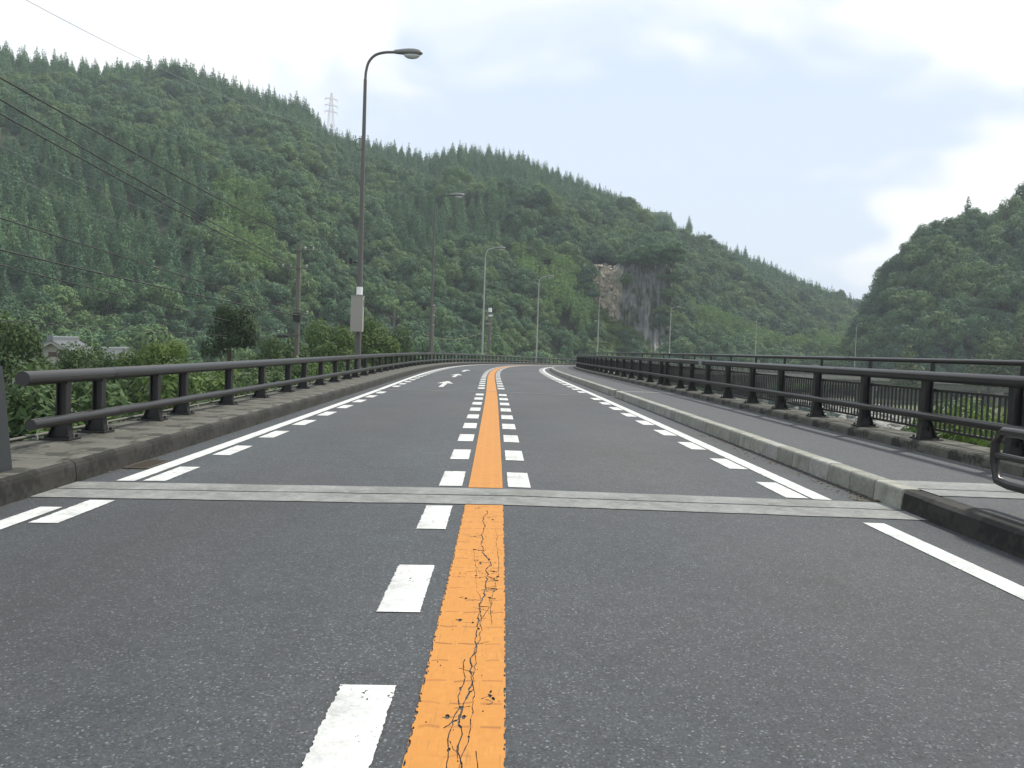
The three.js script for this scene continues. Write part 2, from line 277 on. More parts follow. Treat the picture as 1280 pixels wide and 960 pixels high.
{ // expansion joints: two concrete headers and a dark rubber gap between them
  const j = new THREE.Group(); j.name = 'expansion_joint'; j.userData.kind = 'structure'; scene.add(j);
  const wavy = (a, b, ua, ub, lift, mat, nm) => { const pos = [], uv = [], idx = [], U = stations(ua, ub, 0.12); U.forEach((u) => { const w0 = 0.018 * N(u * 2.1, a * 5, 1) + 0.008 * N(u * 9, a, 4), w1 = 0.018 * N(u * 2.1, b * 5, 1) + 0.008 * N(u * 9, b, 4); pos.push(...rp(a + w0, u, lift), ...rp(b + w1, u, lift)); uv.push(u * 0.8, a * 0.8, u * 0.8, b * 0.8); }); for (let i = 0; i + 1 < U.length; i++) { const q = i * 2; idx.push(q, q + 2, q + 1, q + 1, q + 2, q + 3); } mesh(nm, geoFrom(pos, uv, idx), mat, j); };
  wavy(6.82, 7.222, -3.88, 3.61, 0.006, M.joint, 'header'); wavy(7.222, 7.25, -3.88, 3.61, 0.004, M.gap, 'joint_gap'); wavy(7.25, 7.60, -3.88, 3.61, 0.007, M.joint, 'header');
  wavy(24.77, 24.905, -3.88, 3.61, 0.006, M.joint, 'header');
}
// ---------------------------------------------------------------- bridge body, kerbs, footway
{
  const deck = sweep([[-5.02, -0.02], [-5.02, -0.75], [-3.6, -0.95], [-3.3, -2.2], [3.6, -2.2], [4.0, -0.95], [6.1, -0.75], [6.1, -0.02], [3.5, -0.03], [-3.9, -0.03]], 6.6, 308, 2, 0.4);
  structure('bridge_deck', deck, M.conc2);
  const app = sweep([[-5.02, -0.02], [-5.02, -6.5], [6.1, -6.5], [6.1, -0.02], [3.5, -0.03], [-3.9, -0.03]], -40, 6.55, 4, 0.4);
  structure('abutment', app, M.dirty);
  for (const s of [24.84, 52, 80, 108, 136, 166, 198, 230, 262]) {
    const t = thing('bridge_pier', 'square concrete pier under the curved road bridge', 'pier', 'piers under the bridge'); put(t, s, 0, 0); t.position.y = vert(s) - 2.2;
    mesh('shaft', bx(4.2, 9, 1.8, 0, -5.6, 0), M.conc2, t); mesh('cap', bx(6.4, 1.1, 2.1, 0, -0.55, 0), M.conc3, t);
  }
  // left kerb: dirty weathered concrete, cast in lengths
  const kl = new THREE.Group(); kl.name = 'weathered_kerb'; kl.userData.kind = 'structure'; scene.add(kl);
  const cuts = [-38, -28, -18, -8, 0, 7.58]; for (let s = 17.4; s < 300; s += 9.9) cuts.push(s); cuts.push(306);
  for (let i = 0; i + 1 < cuts.length; i++) {
    const a = cuts[i] + 0.006, b = cuts[i + 1] - 0.006;
    mesh('kerb_face', sweep([[-3.875, -0.02], [-3.885, 0.15], [-3.90, 0.185], [-3.935, 0.204]], a, b, 0.8, 0.7, false), M.black, kl);
    mesh('kerb_top', sweep([[-3.935, 0.204], [-4.0, 0.212], [-5.03, 0.235], [-5.03, -0.06]], a, b, 0.8, 0.7, false), M.dirty, kl);
  }
  // right kerb: separate concrete kerbstones
  const kr = new THREE.Group(); kr.name = 'kerb'; kr.userData.kind = 'structure'; scene.add(kr);
  const L = 0.545, sh = new THREE.Shape(); sh.moveTo(0, -0.06); sh.lineTo(0.012, 0.155); sh.quadraticCurveTo(0.014, 0.185, 0.045, 0.186); sh.lineTo(0.165, 0.186); sh.lineTo(0.165, -0.06); sh.closePath();
  const stone = (len) => { const g = new THREE.ExtrudeGeometry(sh, { depth: len - 0.02, bevelEnabled: true, bevelThickness: 0.004, bevelSize: 0.004, bevelSegments: 1, curveSegments: 4 }); g.translate(0, 0, -len + 0.012); return g; };
  const g1 = stone(L), rk = rngOf(88), mats = [M.conc, M.conc2, M.conc3];
  const uvShift = [0, 1, 2, 3].map((k) => { const g = g1.clone(), a = g.attributes.uv; for (let i = 0; i < a.count; i++) a.setXY(i, a.getX(i) + k * 0.23, a.getY(i) + k * 0.31); return g; });
  let s = 7.30, n = 0;
  while (s < 155) {
    if (s > 24.3 && s < 25.2) { s = 25.25; continue; }
    const m = mesh('kerbstone', uvShift[n % 4], mats[Math.floor(rk() * 3)], kr); put(m, s, 3.612 + (rk() - 0.5) * 0.006, 0); m.rotation.y = yawAt(s + L / 2); m.position.y += (rk() - 0.5) * 0.006; s += L; n++;
  }
  mesh('kerb_run', sweep([[3.61, -0.03], [3.622, 0.17], [3.65, 0.186], [3.777, 0.186], [3.777, -0.03]], 155.2, 306, 1, 0.8), M.conc, kr);
  // older, blackened kerb in front of the joint
  for (let q = 6.95; q > -36; q -= 2) { const b = q, a = q - 1.985; mesh('old_kerb', sweep([[3.60, -0.03], [3.625, 0.15], [3.66, 0.178], [3.82, 0.184], [3.82, -0.03]], a, b, 0.7, 0.8), M.black, kr); }
  mesh('old_kerb', sweep([[3.605, -0.03], [3.63, 0.155], [3.665, 0.176], [3.80, 0.18], [3.80, -0.03]], 6.96, 7.285, 0.7, 0.8), M.black, kr);
  // footway
  const fw = new THREE.Group(); fw.name = 'footway'; fw.userData.kind = 'structure'; scene.add(fw);
  const strip = (a, b, h, mat, nm, u0 = 3.775, u1 = 5.47) => { const pos = [], uv = [], idx = [], S = stations(a, b, 0.6), U = stations(u0, u1, 0.34); S.forEach((q) => U.forEach((u) => { pos.push(...rp(q, u, h)); uv.push(u / 2.6, q / 2.6); })); const m = U.length; for (let i = 0; i + 1 < S.length; i++) for (let k = 0; k + 1 < m; k++) { const q = i * m + k; idx.push(q, q + 1, q + m, q + 1, q + m + 1, q + m); } return mesh(nm, geoFrom(pos, uv, idx), mat, fw); };
  strip(7.86, 24.70, 0.184, M.walk, 'asphalt_surface'); strip(24.96, 306, 0.184, M.walk, 'asphalt_surface'); strip(-38, 7.02, 0.180, M.walk, 'asphalt_surface', 3.82);
  strip(7.02, 7.36, 0.186, M.joint, 'joint_strip', 3.80, 5.47); strip(7.39, 7.86, 0.186, M.joint, 'joint_strip', 3.775, 5.47); strip(7.36, 7.39, 0.176, M.gap, 'joint_gap', 3.79, 5.47); strip(24.70, 24.96, 0.186, M.joint, 'joint_strip');
  // upstand that carries the railing
  const up = new THREE.Group(); up.name = 'railing_upstand'; up.userData.kind = 'structure'; scene.add(up);
  const uc = [-38, -20, 0, 7.36]; for (let q = 14; q < 300; q += 6.6) uc.push(q); uc.push(306);
  for (let i = 0; i + 1 < uc.length; i++) mesh('upstand', sweep([[5.47, 0.10], [5.475, 0.285], [5.495, 0.31], [5.53, 0.318], [6.06, 0.325], [6.06, -0.1]], uc[i] + 0.006, uc[i + 1] - 0.006, 0.8, 0.7, false), M.dirty, up);
  // drain grating in the left gutter
  const dg = thing('drain_grate', 'rusty drain grate in the gutter beside the left kerb', 'drain grate'); put(dg, 8.75, -3.72, 0.006);
  mesh('frame', merge([bx(0.03, 0.012, 0.6, -0.12, 0, 0), bx(0.03, 0.012, 0.6, 0.12, 0, 0), bx(0.21, 0.012, 0.03, 0, 0, 0.285), bx(0.21, 0.012, 0.03, 0, 0, -0.285)]), std({ color: RGB(0.05, 0.042, 0.034), roughness: 0.9 }), dg);
  for (let k = 0; k < 11; k++) mesh('grate_bar', bx(0.205, 0.01, 0.018, 0, 0, -0.24 + k * 0.048), std({ color: RGB(0.075, 0.06, 0.042), roughness: 0.9 }), dg);
}
{ // dry leaves and grit gathered in the gutters
  const r = rngOf(303), gs = []; for (let i = 0; i < 420; i++) { const right = i % 5 !== 0, s = right ? 7.7 + 6 * Math.pow(r(), 2) : 8.2 + 9 * Math.pow(r(), 2), u = right ? 3.6 - 0.26 * Math.pow(r(), 2) : -3.87 + 0.24 * Math.pow(r(), 2), k = 0.006 + 0.014 * r(), g = new THREE.TetrahedronGeometry(k, 0); g.scale(1.5, 0.35, 1); g.rotateY(r() * 6); g.translate(...rp(s, u, 0.006)); gs.push(g); }
  const d = mesh('gutter_litter', merge(gs), std({ color: RGB(0.11, 0.085, 0.05), roughness: 1 })); tag(d, 'dry leaf litter and grit gathered along the gutters', 'litter', null, 'stuff');
}
// ---------------------------------------------------------------- guardrail on the left
function postGeometry(side, topH, base, web) { // side: +1 traffic on +x; an I-section that flares to its foot
  const s = side, sh = new THREE.Shape(); sh.moveTo(-0.05 * s, topH); sh.lineTo(0.05 * s, topH); sh.lineTo(0.05 * s, base + 0.24); sh.lineTo(0.085 * s, base); sh.lineTo(-0.15 * s, base); sh.lineTo(-0.05 * s, base + 0.27); sh.closePath();
  const w = new THREE.ExtrudeGeometry(sh, { depth: 0.014, bevelEnabled: false }); w.translate(0, 0, -0.007);
  const f = (x0, y0, x1, y1) => { const L = Math.hypot(x1 - x0, y1 - y0), g = new THREE.BoxGeometry(0.013, L, 0.105); g.rotateZ(Math.atan2(-(x1 - x0), y1 - y0)); g.translate((x0 + x1) / 2, (y0 + y1) / 2, 0); return g; };
  return merge([w, f(0.05 * s, topH, 0.05 * s, base + 0.24), f(0.05 * s, base + 0.245, 0.085 * s, base + 0.01), f(-0.05 * s, topH, -0.05 * s, base + 0.27), f(-0.05 * s, base + 0.275, -0.15 * s, base + 0.01)]);
}
function plateGeometry(side, base) { const g = [bx(0.32, 0.022, 0.26, -0.03 * side, base + 0.011, 0)]; for (const x of [-0.14, 0.10]) for (const z of [-0.09, 0.09]) g.push(cyl(0.016, 0.016, 0.035, x * side, base + 0.02, z, 6)); return merge(g); }
{
  const t = thing('guardrail', 'dark brown guardrail of two pipes along the weathered kerb beside the oncoming lane', 'guardrail');
  const cuts = [8.15, 10.02, 24.6, 38.6]; for (let s = 50.6; s < 300; s += 12) cuts.push(s); cuts.push(302);
  for (let i = 0; i + 1 < cuts.length; i++) {
    mesh('top_rail', pipe(-4.70, 0.915, 0.074, cuts[i] + 0.004, cuts[i + 1] - 0.004, 0.9, 18), M.rail, t);
    mesh('lower_rail', pipe(-4.62, 0.462, 0.056, cuts[i] + 0.004, cuts[i + 1] - 0.004, 0.9, 16), M.rail, t);
    if (i) { mesh('rail_sleeve', pipe(-4.70, 0.912, 0.075, cuts[i] - 0.05, cuts[i] + 0.05, 0.1, 16), M.post, t); mesh('rail_sleeve', pipe(-4.62, 0.462, 0.056, cuts[i] - 0.05, cuts[i] + 0.05, 0.1, 16), M.post, t); }
  }
  const ps = [8.97, 9.77, 11.38, 12.4, 14.51, 16.55, 18.66, 20.22, 22.19, 24.22, 26.38, 27.97, 29.94, 31.97]; for (let s = 33.97; s < 300; s += 2.0) ps.push(s);
  const pg = postGeometry(1, 0.86, 0.228), pl = plateGeometry(1, 0.228), sad = bx(0.13, 0.03, 0.1, 0, 0.85, 0), sad2 = bx(0.07, 0.08, 0.1, 0.06, 0.46, 0);
  ps.forEach((s, i) => { const p = new THREE.Group(); p.name = 'post'; t.add(p); put(p, s, -4.72, 0); mesh('upright', pg, M.post, p); if (s < 60) { mesh('base_plate', pl, M.post, p); mesh('rail_seat', sad, M.post, p); mesh('rail_bracket', sad2, M.post, p); } });
  const c = thing('conduit_pipe', 'thin pale conduit pipe along the outer edge of the weathered kerb', 'pipe'); mesh('tube', pipe(-4.98, 0.275, 0.017, 6.9, 120, 1, 8), M.galvDark, c);
  for (let s = 7.3; s < 60; s += 1.6) { const b = mesh('clip', bx(0.05, 0.05, 0.03, 0, 0.25, 0), M.galvWeathered, c); put(b, s, -4.98, 0); }
}
// ---------------------------------------------------------------- railing beyond the footway
{
  const t = thing('bridge_railing', 'dark brown railing with picket panels, two pipes and a handrail beside the footway', 'railing');
  const U = 5.70, cuts = [2.0, 13.6, 25.9, 38, 50]; for (let s = 62; s < 300; s += 12) cuts.push(s); cuts.push(302);
  for (let i = 0; i + 1 < cuts.length; i++) {
    const a = cuts[i] + 0.003, b = cuts[i + 1] - 0.003;
    mesh('top_rail', pipe(U - 0.08, 1.168, 0.068, a, b, 0.9, 18), M.rail, t); mesh('lower_rail', pipe(U - 0.09, 0.645, 0.051, a, b, 0.9, 16), M.rail, t); mesh('handrail', pipe(U + 0.07, 1.375, 0.032, a, b, 0.9, 12), M.rail, t);
    for (const [h, nm] of [[0.985, 'panel_top_bar'], [0.465, 'panel_bottom_bar']]) mesh(nm, sweep([[U + 0.085, h - 0.016], [U + 0.115, h - 0.016], [U + 0.115, h + 0.016], [U + 0.085, h + 0.016], [U + 0.085, h - 0.016]], a, b, 0.9), M.picket, t);
  }
  const ps = [3.4, 5.3, 7.12, 9.0, 10.88, 12.71, 14.62, 16.5, 18.33, 20.27, 22.15, 23.95, 25.4, 27.35, 28.25, 30.24]; for (let s = 32.24; s < 300; s += 2) ps.push(s);
  const pg = merge([postGeometry(-1, 1.22, 0.318), bx(0.03, 0.2, 0.06, 0.062, 1.27, 0), bx(0.075, 0.05, 0.07, 0.075, 0.985, 0), bx(0.075, 0.05, 0.07, 0.075, 0.465, 0)]), pl = plateGeometry(-1, 0.318);
  ps.forEach((s) => { const p = new THREE.Group(); p.name = 'post'; t.add(p); put(p, s, U, 0); mesh('upright', pg, M.post, p); if (s < 60) mesh('base_plate', pl, M.post, p); });
  const pk = bx(0.020, 0.50, 0.020, 0, 0.725, 0), rest = []; let n = 0;
  for (let s = 5.4; s < 150; s += 0.1125) {
    if (n < 300) { const m = mesh('picket', pk, M.picket, t); put(m, s, U + 0.10, 0); n++; }
    else { const g = pk.clone(); g.rotateY(yawAt(s)); g.translate(...rp(s, U + 0.10, 0)); rest.push(g); }
  }
  const r = mesh('picket_run', merge(rest), M.picket, t); r.userData.kind = 'stuff';
  const d = thing('marker_plate', 'small pale plate fixed to the top pipe of the picket railing', 'plate'); put(d, 22.3, U - 0.17, 1.165); mesh('plate', bx(0.11, 0.19, 0.012), M.galv, d); mesh('bracket', bx(0.05, 0.05, 0.06, 0.04, 0, -0.03), M.galvWeathered, d);
}
// ---------------------------------------------------------------- pipe barrier on the approach kerb and the bridge end block
{
  const t = thing('pipe_barrier', 'dark pipe barrier with a rounded end on the approach footway kerb', 'barrier');
  const loop = new THREE.CurvePath(), Rr = 0.11, y0 = 0.385, y1 = 0.80, s1 = 6.62, u = 4.02, e = -6;
  const pts = []; const P = (s, h) => pts.push(new THREE.Vector3(...rp(s, u, h)));
  for (let s = e; s <= s1 - Rr; s += 0.8) P(s, y1);
  for (let k = 0; k <= 6; k++) { const a = k / 6 * Math.PI / 2; P(s1 - Rr + Rr * Math.sin(a), y1 - Rr + Rr * Math.cos(a)); }
  for (let k = 0; k <= 6; k++) { const a = k / 6 * Math.PI / 2; P(s1 - Rr + Rr * Math.cos(a), y0 + Rr - Rr * Math.sin(a)); }
  for (let s = s1 - Rr - 0.3; s >= e; s -= 0.8) P(s, y0);
  mesh('pipe_loop', new THREE.TubeGeometry(new THREE.CatmullRomCurve3(pts, false, 'centripetal'), 160, 0.037, 14), M.rail, t);
  mesh('middle_pipe', pipe(u, 0.60, 0.029, e, s1 - 0.02, 0.8, 12), M.rail, t);
  for (let s = 5.2; s > e; s -= 2) { const p = mesh('post', merge([cyl(0.05, 0.05, 0.72, 0, 0.16, 0, 14), cyl(0.055, 0.03, 0.03, 0, 0.88, 0, 14)]), M.rail, t); put(p, s, u + 0.09, 0); }
  const b = thing('bridge_end_block', 'dark tapered bridge end block standing on the kerb before the guardrail', 'end block'); put(b, 6.28, -4.5, 0.21);
  const sh = new THREE.Shape(); sh.moveTo(-0.45, 0); sh.lineTo(0.42, 0); sh.lineTo(0.33, 0.86); sh.lineTo(-0.36, 0.86); sh.closePath();
  const g = new THREE.ExtrudeGeometry(sh, { depth: 1.1, bevelEnabled: true, bevelSize: 0.012, bevelThickness: 0.012, bevelSegments: 2 }); g.translate(0, 0.0, -0.62); mesh('body', g, M.block, b);
}
// ---------------------------------------------------------------- street lamps
const lampProto = (() => {
  const t = thing('street_lamp', 'x', 'street lamp', 'lamps along the bridge'); const H = 12.5;
  mesh('pole', merge([cyl(0.125, 0.062, H - 1.05, 0, 0, 0, 16), cyl(0.2, 0.2, 0.04, 0, -0.02, 0, 16)]), M.galvWeathered, t);
  const pts = [[0, H - 1.06], [0.02, H - 0.75], [0.12, H - 0.38], [0.34, H - 0.13], [0.68, H - 0.01], [1.08, H + 0.02], [1.15, H + 0.025]].map(([x, y]) => new THREE.Vector3(x, y, 0));
  mesh('arm', new THREE.TubeGeometry(new THREE.CatmullRomCurve3(pts), 28, 0.05, 10), M.galvWeathered, t);
  // cobra head lofted from sections [x, half width, top, bottom]
  const sec = [[1.06, 0.06, 0.075, -0.06], [1.2, 0.085, 0.10, -0.075], [1.42, 0.12, 0.135, -0.085], [1.62, 0.15, 0.155, -0.10], [1.85, 0.16, 0.155, -0.11], [2.03, 0.135, 0.12, -0.09], [2.12, 0.09, 0.07, -0.05], [2.15, 0.02, 0.02, -0.01]], pos = [], idx = [], uv = [], n = 14;
  sec.forEach(([x, w, a, b]) => { for (let k = 0; k <= n; k++) { const q = k / n * 2 * Math.PI, s = Math.sin(q); pos.push(x, H + 0.03 + (s > 0 ? a * s : -b * s), w * Math.cos(q)); uv.push(x, k / n); } });
  for (let i = 0; i + 1 < sec.length; i++) for (let k = 0; k < n; k++) { const q = i * (n + 1) + k; idx.push(q, q + 1, q + n + 1, q + 1, q + n + 2, q + n + 1); }
  const cap = pos.length / 3; pos.push(1.06, H + 0.03, 0); uv.push(0, 0); for (let k = 0; k < n; k++) idx.push(cap, k + 1, k);
  const hd = mesh('lamp_head', geoFrom(pos, uv, idx), M.lampShell, t);
  const bowl = new THREE.SphereGeometry(1, 14, 8, 0, Math.PI * 2, Math.PI / 2, Math.PI / 2); bowl.scale(0.31, 0.15, 0.135); bowl.translate(1.74, H - 0.055, 0); mesh('lens', bowl, M.lens, hd);
  return t;
})();
{
  const lab = ['tall lamp with a beige cabinet on its pole behind the guardrail', 'second tall lamp along the guardrail, next after the one with the cabinet', 'third lamp along the guardrail, its pole just left of a short concrete pole', 'fourth lamp along the guardrail, where the rails bend away', 'fifth lamp along the bridge, standing in front of the pale rock scar', 'sixth lamp along the bridge, right of the grey cliff', 'seventh lamp along the bridge, before the bamboo-green slope', 'eighth lamp along the bridge, at the meeting of the two hills'];
  const px0 = [446, 539, 602, 671, 749, 837.5, 945, 1070];
  for (let i = 0; i < 8; i++) {
    const t = i ? cloneThing(lampProto, 'street_lamp') : lampProto; const s = 32.0 + 28.4 * i; put(t, s, -5.31, 0); t.position.y = surf(s, -5.31) - 0.02; t.userData.label = lab[i]; if (i < 2) t.children.forEach((c) => { if (c.name === 'pole' || c.name === 'arm') c.material = M.galvDark; else if (c.material === M.galvDark) c.material = M.galvWeathered; }); else t.children.forEach((c) => { if (c.name === 'pole' || c.name === 'arm') c.material = M.galvWeathered; }); t.userData.group = 'lamps along the bridge';
    const br = mesh('bracket', bx(0.5, 0.25, 0.3, 0.22, -0.3, 0), M.conc2, t); br.receiveShadow = true;
  }
  const t = lampProto, cab = mesh('cabinet', bx(0.45, 1.34, 0.32, -0.02, 2.52, 0.28), M.cabinet, t);
  mesh('cabinet_lip', bx(0.48, 0.03, 0.35, -0.02, 3.205, 0.28), M.cabinet, cab); mesh('handle', bx(0.012, 0.25, 0.03, 0.211, 2.95, 0.28), M.gap, cab); mesh('strap', bx(0.30, 0.05, 0.32, 0, 2.15, 0.03), M.galv, cab); mesh('strap', bx(0.30, 0.05, 0.32, 0, 2.9, 0.03), M.galv, cab);
  mesh('sticker_band', cyl(0.121, 0.119, 0.3, 0, 3.27, 0, 16), M.white, t);
  mesh('pole_camera', merge([bx(0.10, 0.22, 0.12, -0.36, 4.55, 0), bx(0.28, 0.03, 0.03, -0.2, 4.5, 0)]), M.wire, t);
  const hook = new THREE.TorusGeometry(0.2, 0.014, 6, 18, Math.PI * 1.35); hook.rotateZ(Math.PI * 0.35); hook.scale(0.8, 1.1, 1); hook.translate(-0.16, 9.0, 0); mesh('cable_hook', hook, M.wire, t);
  // a short post-top lamp far off on the other bank
  const q = thing('post_lamp', 'small post-top lamp standing below the dark hill across the valley', 'street lamp'), p = at(1203, 447, 215); q.position.set(p.x, p.y - 5, p.z); mesh('pole', cyl(0.13, 0.09, 9.6, 0, 0, 0, 10), M.galv, q); mesh('lamp_head', merge([bx(0.95, 0.22, 0.4, 0.3, 9.65, 0), cyl(0.16, 0.2, 0.35, 0, 9.3, 0, 10)]), M.white, q);
}
// ---------------------------------------------------------------- terrain
const az = (px) => { const d = at(px, 440, 100); return Math.atan2(d.x, -d.z); };
const slope = (px, py) => { const d = at(px, py, 100); return (d.y - 1.3) / Math.hypot(d.x, d.z); };
function groundY(x, z) {
  const f = -z; let y = x < 0 ? -6.3 : lerp(-6.3, -8.2, sstep(0, 14, x));
  if (x < 0) y += (1 - sstep(18, 70, f)) * Math.exp(-Math.pow((x + 7) / 9, 2)) * 4.0;
  else y += (1 - sstep(14, 40, f)) * Math.exp(-Math.pow((x - 8) / 6, 2)) * 4.2;
  y -= 1.7 * Math.exp(-Math.pow((x - 34 - 0.12 * f) / 13, 2)) * (f > -40 ? 1 : 0);
  y += 0.5 * fbm(x * 0.06, z * 0.06, 3, 3);
  return lerp(y, Math.min(-0.9 - 0.32 * Math.max(0, Math.abs(x) - 6), -0.9), 1 - sstep(0, 13, f));
}
{
  const X = [], Z = []; for (let i = -64; i <= 64; i++) X.push(Math.sign(i) * (Math.pow(Math.abs(i) / 64, 2.4) * 1400 + Math.abs(i) * 0.9)); for (let i = 0; i <= 110; i++) { const q = i / 110; Z.push(80 - (q * 190 + Math.pow(q, 3.2) * 1500)); }
  const pos = [], col = [], idx = [], uv = [];
  Z.forEach((z) => X.forEach((x) => {
    const y = groundY(x, z); pos.push(x, y, z); uv.push(x, z); const n = fbm(x * 0.08, z * 0.08, 9, 4), f = -z, ch = Math.abs(x - 34 - 0.12 * f);
    let c = [0.06 + 0.03 * n, 0.085 + 0.03 * n, 0.03]; const grav = x > 8 ? sstep(26, 17, ch + n * 16) : 0; const k = 0.19 + 0.08 * N(x * 0.7, z * 0.7, 2); c = [lerp(c[0], k, grav), lerp(c[1], k * 0.97, grav), lerp(c[2], k * 0.9, grav)]; col.push(...c);
  }));
  const n = X.length; for (let i = 0; i + 1 < Z.length; i++) for (let k = 0; k + 1 < n; k++) { const q = i * n + k; idx.push(q, q + n, q + 1, q + 1, q + n, q + n + 1); }
  structure('ground', geoFrom(pos, uv, idx, col), std({ vertexColors: true, roughness: 1 }));
  const wp = [], wi = []; for (let i = 0; i <= 60; i++) { const f = -40 + i * 5; wp.push(34 + 0.12 * f - 14, -9.0, -f, 34 + 0.12 * f + 14, -9.0, -f); if (i) { const q = (i - 1) * 2; wi.push(q, q + 1, q + 2, q + 1, q + 3, q + 2); } }
  structure('river', geoFrom(wp, null, wi), std({ color: RGB(0.02, 0.045, 0.04), roughness: 0.08 }));
  const r = rngOf(71), bg = new THREE.IcosahedronGeometry(1, 1), bp = bg.attributes.position; for (let i = 0; i < bp.count; i++) { const x = bp.getX(i), y = bp.getY(i), z = bp.getZ(i), q = 1 + 0.35 * N(x * 1.7, y * 1.7, z * 1.7); bp.setXYZ(i, x * q, y * q * 0.7, z * q); } bg.computeVertexNormals();
  const im = new THREE.InstancedMesh(bg, std({ color: RGB(0.3, 0.295, 0.275), roughness: 0.95 }), 1500), o = new THREE.Object3D(); im.name = 'riverbed_stones'; tag(im, 'pale rounded boulders scattered on the river bed beyond the railing', 'boulders', null, 'stuff');
  for (let i = 0; i < 1500; i++) { const f = 10 + r() * 190, off = (r() - 0.5) * 46, x = 34 + 0.12 * f + off; o.position.set(x, groundY(x, -f) + 0.05, -f); const s = 0.15 + 0.9 * Math.pow(r(), 3); o.scale.set(s, s * (0.6 + 0.5 * r()), s); o.rotation.set(r(), r() * 6, r()); o.updateMatrix(); im.setMatrixAt(i, o.matrix); im.setColorAt(i, ((q) => RGB(q, q * 0.98, q * 0.94))(0.45 + r() * 0.6)); }
  scene.add(im);
}
// main wooded mountain: [photo column, photo row of the tree tops, metres to ridge, metres to foot]
const ridge = [[-700, 90, 300, 130], [-300, 60, 320, 135], [-60, 52, 330, 140], [0, 59, 330, 142], [60, 70, 335, 145], [110, 79, 340, 148], [160, 78, 345, 150], [215, 75, 345, 152], [260, 92, 350, 154], [310, 110, 352, 156], [365, 124, 355, 158], [386, 140, 358, 160], [402, 162, 365, 161], [440, 172, 375, 163], [480, 182, 380, 166], [530, 195, 385, 170], [565, 182, 380, 174], [600, 186, 382, 178], [650, 198, 385, 184], [700, 220, 390, 192], [760, 246, 400, 202], [830, 278, 420, 216], [900, 308, 450, 232], [960, 334, 480, 248], [1010, 360, 510, 262], [1060, 382, 540, 276], [1110, 400, 560, 290], [1300, 420, 560, 320], [1700, 420, 560, 330]];
const hillR = [[1058, 436, 262, 244], [1072, 404, 262, 242], [1088, 380, 263, 238], [1104, 350, 265, 236], [1122, 318, 268, 234], [1150, 294, 272, 232], [1200, 276, 278, 230], [1245, 268, 285, 230], [1290, 240, 290, 230], [1400, 205, 300, 234], [1560, 190, 300, 230], [1900, 260, 300, 230]];
function massif(cols, treeH) {
  const A = cols.map((c) => az(c[0])), PX = cols.map((c) => c[0]), DR = cols.map((c) => c[2]), DF = cols.map((c) => c[3]), YR = cols.map((c) => 1.3 + slope(c[0], c[1]) * c[2] - treeH);
  return { A, at: (a) => ({ px: interp(a, A, PX), dr: interp(a, A, DR), df: interp(a, A, DF), yr: interp(a, A, YR) }), cols };
}
const mtn = massif(ridge, 5.6), rh = massif(hillR, 5.5);
const CLIFF_D = 238;
const cliffW = (px) => sstep(724, 738, px) * (1 - sstep(826, 842, px));
function mtnY(a, d) {
  const c = mtn.at(a), v = (d - c.df) / (c.dr - c.df), x = Math.sin(a) * d, z = -Math.cos(a) * d, yf = -7;
  let y;
  if (v <= 1) { const q = Math.max(v, 0); y = yf + (c.yr - yf) * (0.75 * q + 0.25 * Math.sqrt(q)) + Math.sin(Math.PI * clamp(q, 0, 1)) * (26 * fbm(x * 0.013 + 2, z * 0.013, 4, 3)); } else y = c.yr - (d - c.dr) * 0.5;
  if (v < 0) y = yf + v * 30;
  const w = cliffW(c.px); if (w > 0 && d > CLIFF_D - 2) { const yc = -3 + 29 * sstep(CLIFF_D - 2, CLIFF_D + 8, d) + Math.max(0, d - CLIFF_D - 8) * 0.22; if (yc > y) y = lerp(y, yc, w); }
  return y;
}
function rhY(a, d) { const c = rh.at(a), v = (d - c.df) / (c.dr - c.df), x = Math.sin(a) * d, z = -Math.cos(a) * d, yf = -9; if (v < 0) return yf + v * 20; if (v <= 1) return yf + (c.yr - yf) * Math.pow(v, 0.72) + Math.sin(Math.PI * v) * 7 * fbm(x * 0.03, z * 0.03, 8, 3); return c.yr - (d - c.dr) * 0.35; }
function hillMesh(name, mass, fn, a0, a1, na, nd, back) {
  const pos = [], col = [], idx = [], uv = [];
  for (let i = 0; i <= na; i++) { const a = lerp(a0, a1, i / na), c = mass.at(a); for (let k = 0; k <= nd; k++) { const d = lerp(c.df - 12, c.dr + back, k / nd), x = Math.sin(a) * d, z = -Math.cos(a) * d; pos.push(x, fn(a, d), z); uv.push(x, z); const n = fbm(x * 0.1, z * 0.1, 1, 3), gr = name === 'mountain' && cliffW(c.px) > 0.3 && d < CLIFF_D ? 1 : 0; col.push(0.035 + 0.02 * n + gr * 0.07, 0.05 + 0.02 * n + gr * 0.1, 0.024 + gr * 0.02); } }
  for (let i = 0; i < na; i++) for (let k = 0; k < nd; k++) { const q = i * (nd + 1) + k; idx.push(q, q + nd + 1, q + 1, q + 1, q + nd + 1, q + nd + 2); }
  return structure(name, geoFrom(pos, uv, idx, col), std({ vertexColors: true, roughness: 1 }));
}
hillMesh('mountain', mtn, mtnY, mtn.A[0], mtn.A[mtn.A.length - 1], 240, 90, 160);
hillMesh('hill', rh, rhY, rh.A[0], rh.A[rh.A.length - 1], 110, 40, 90);

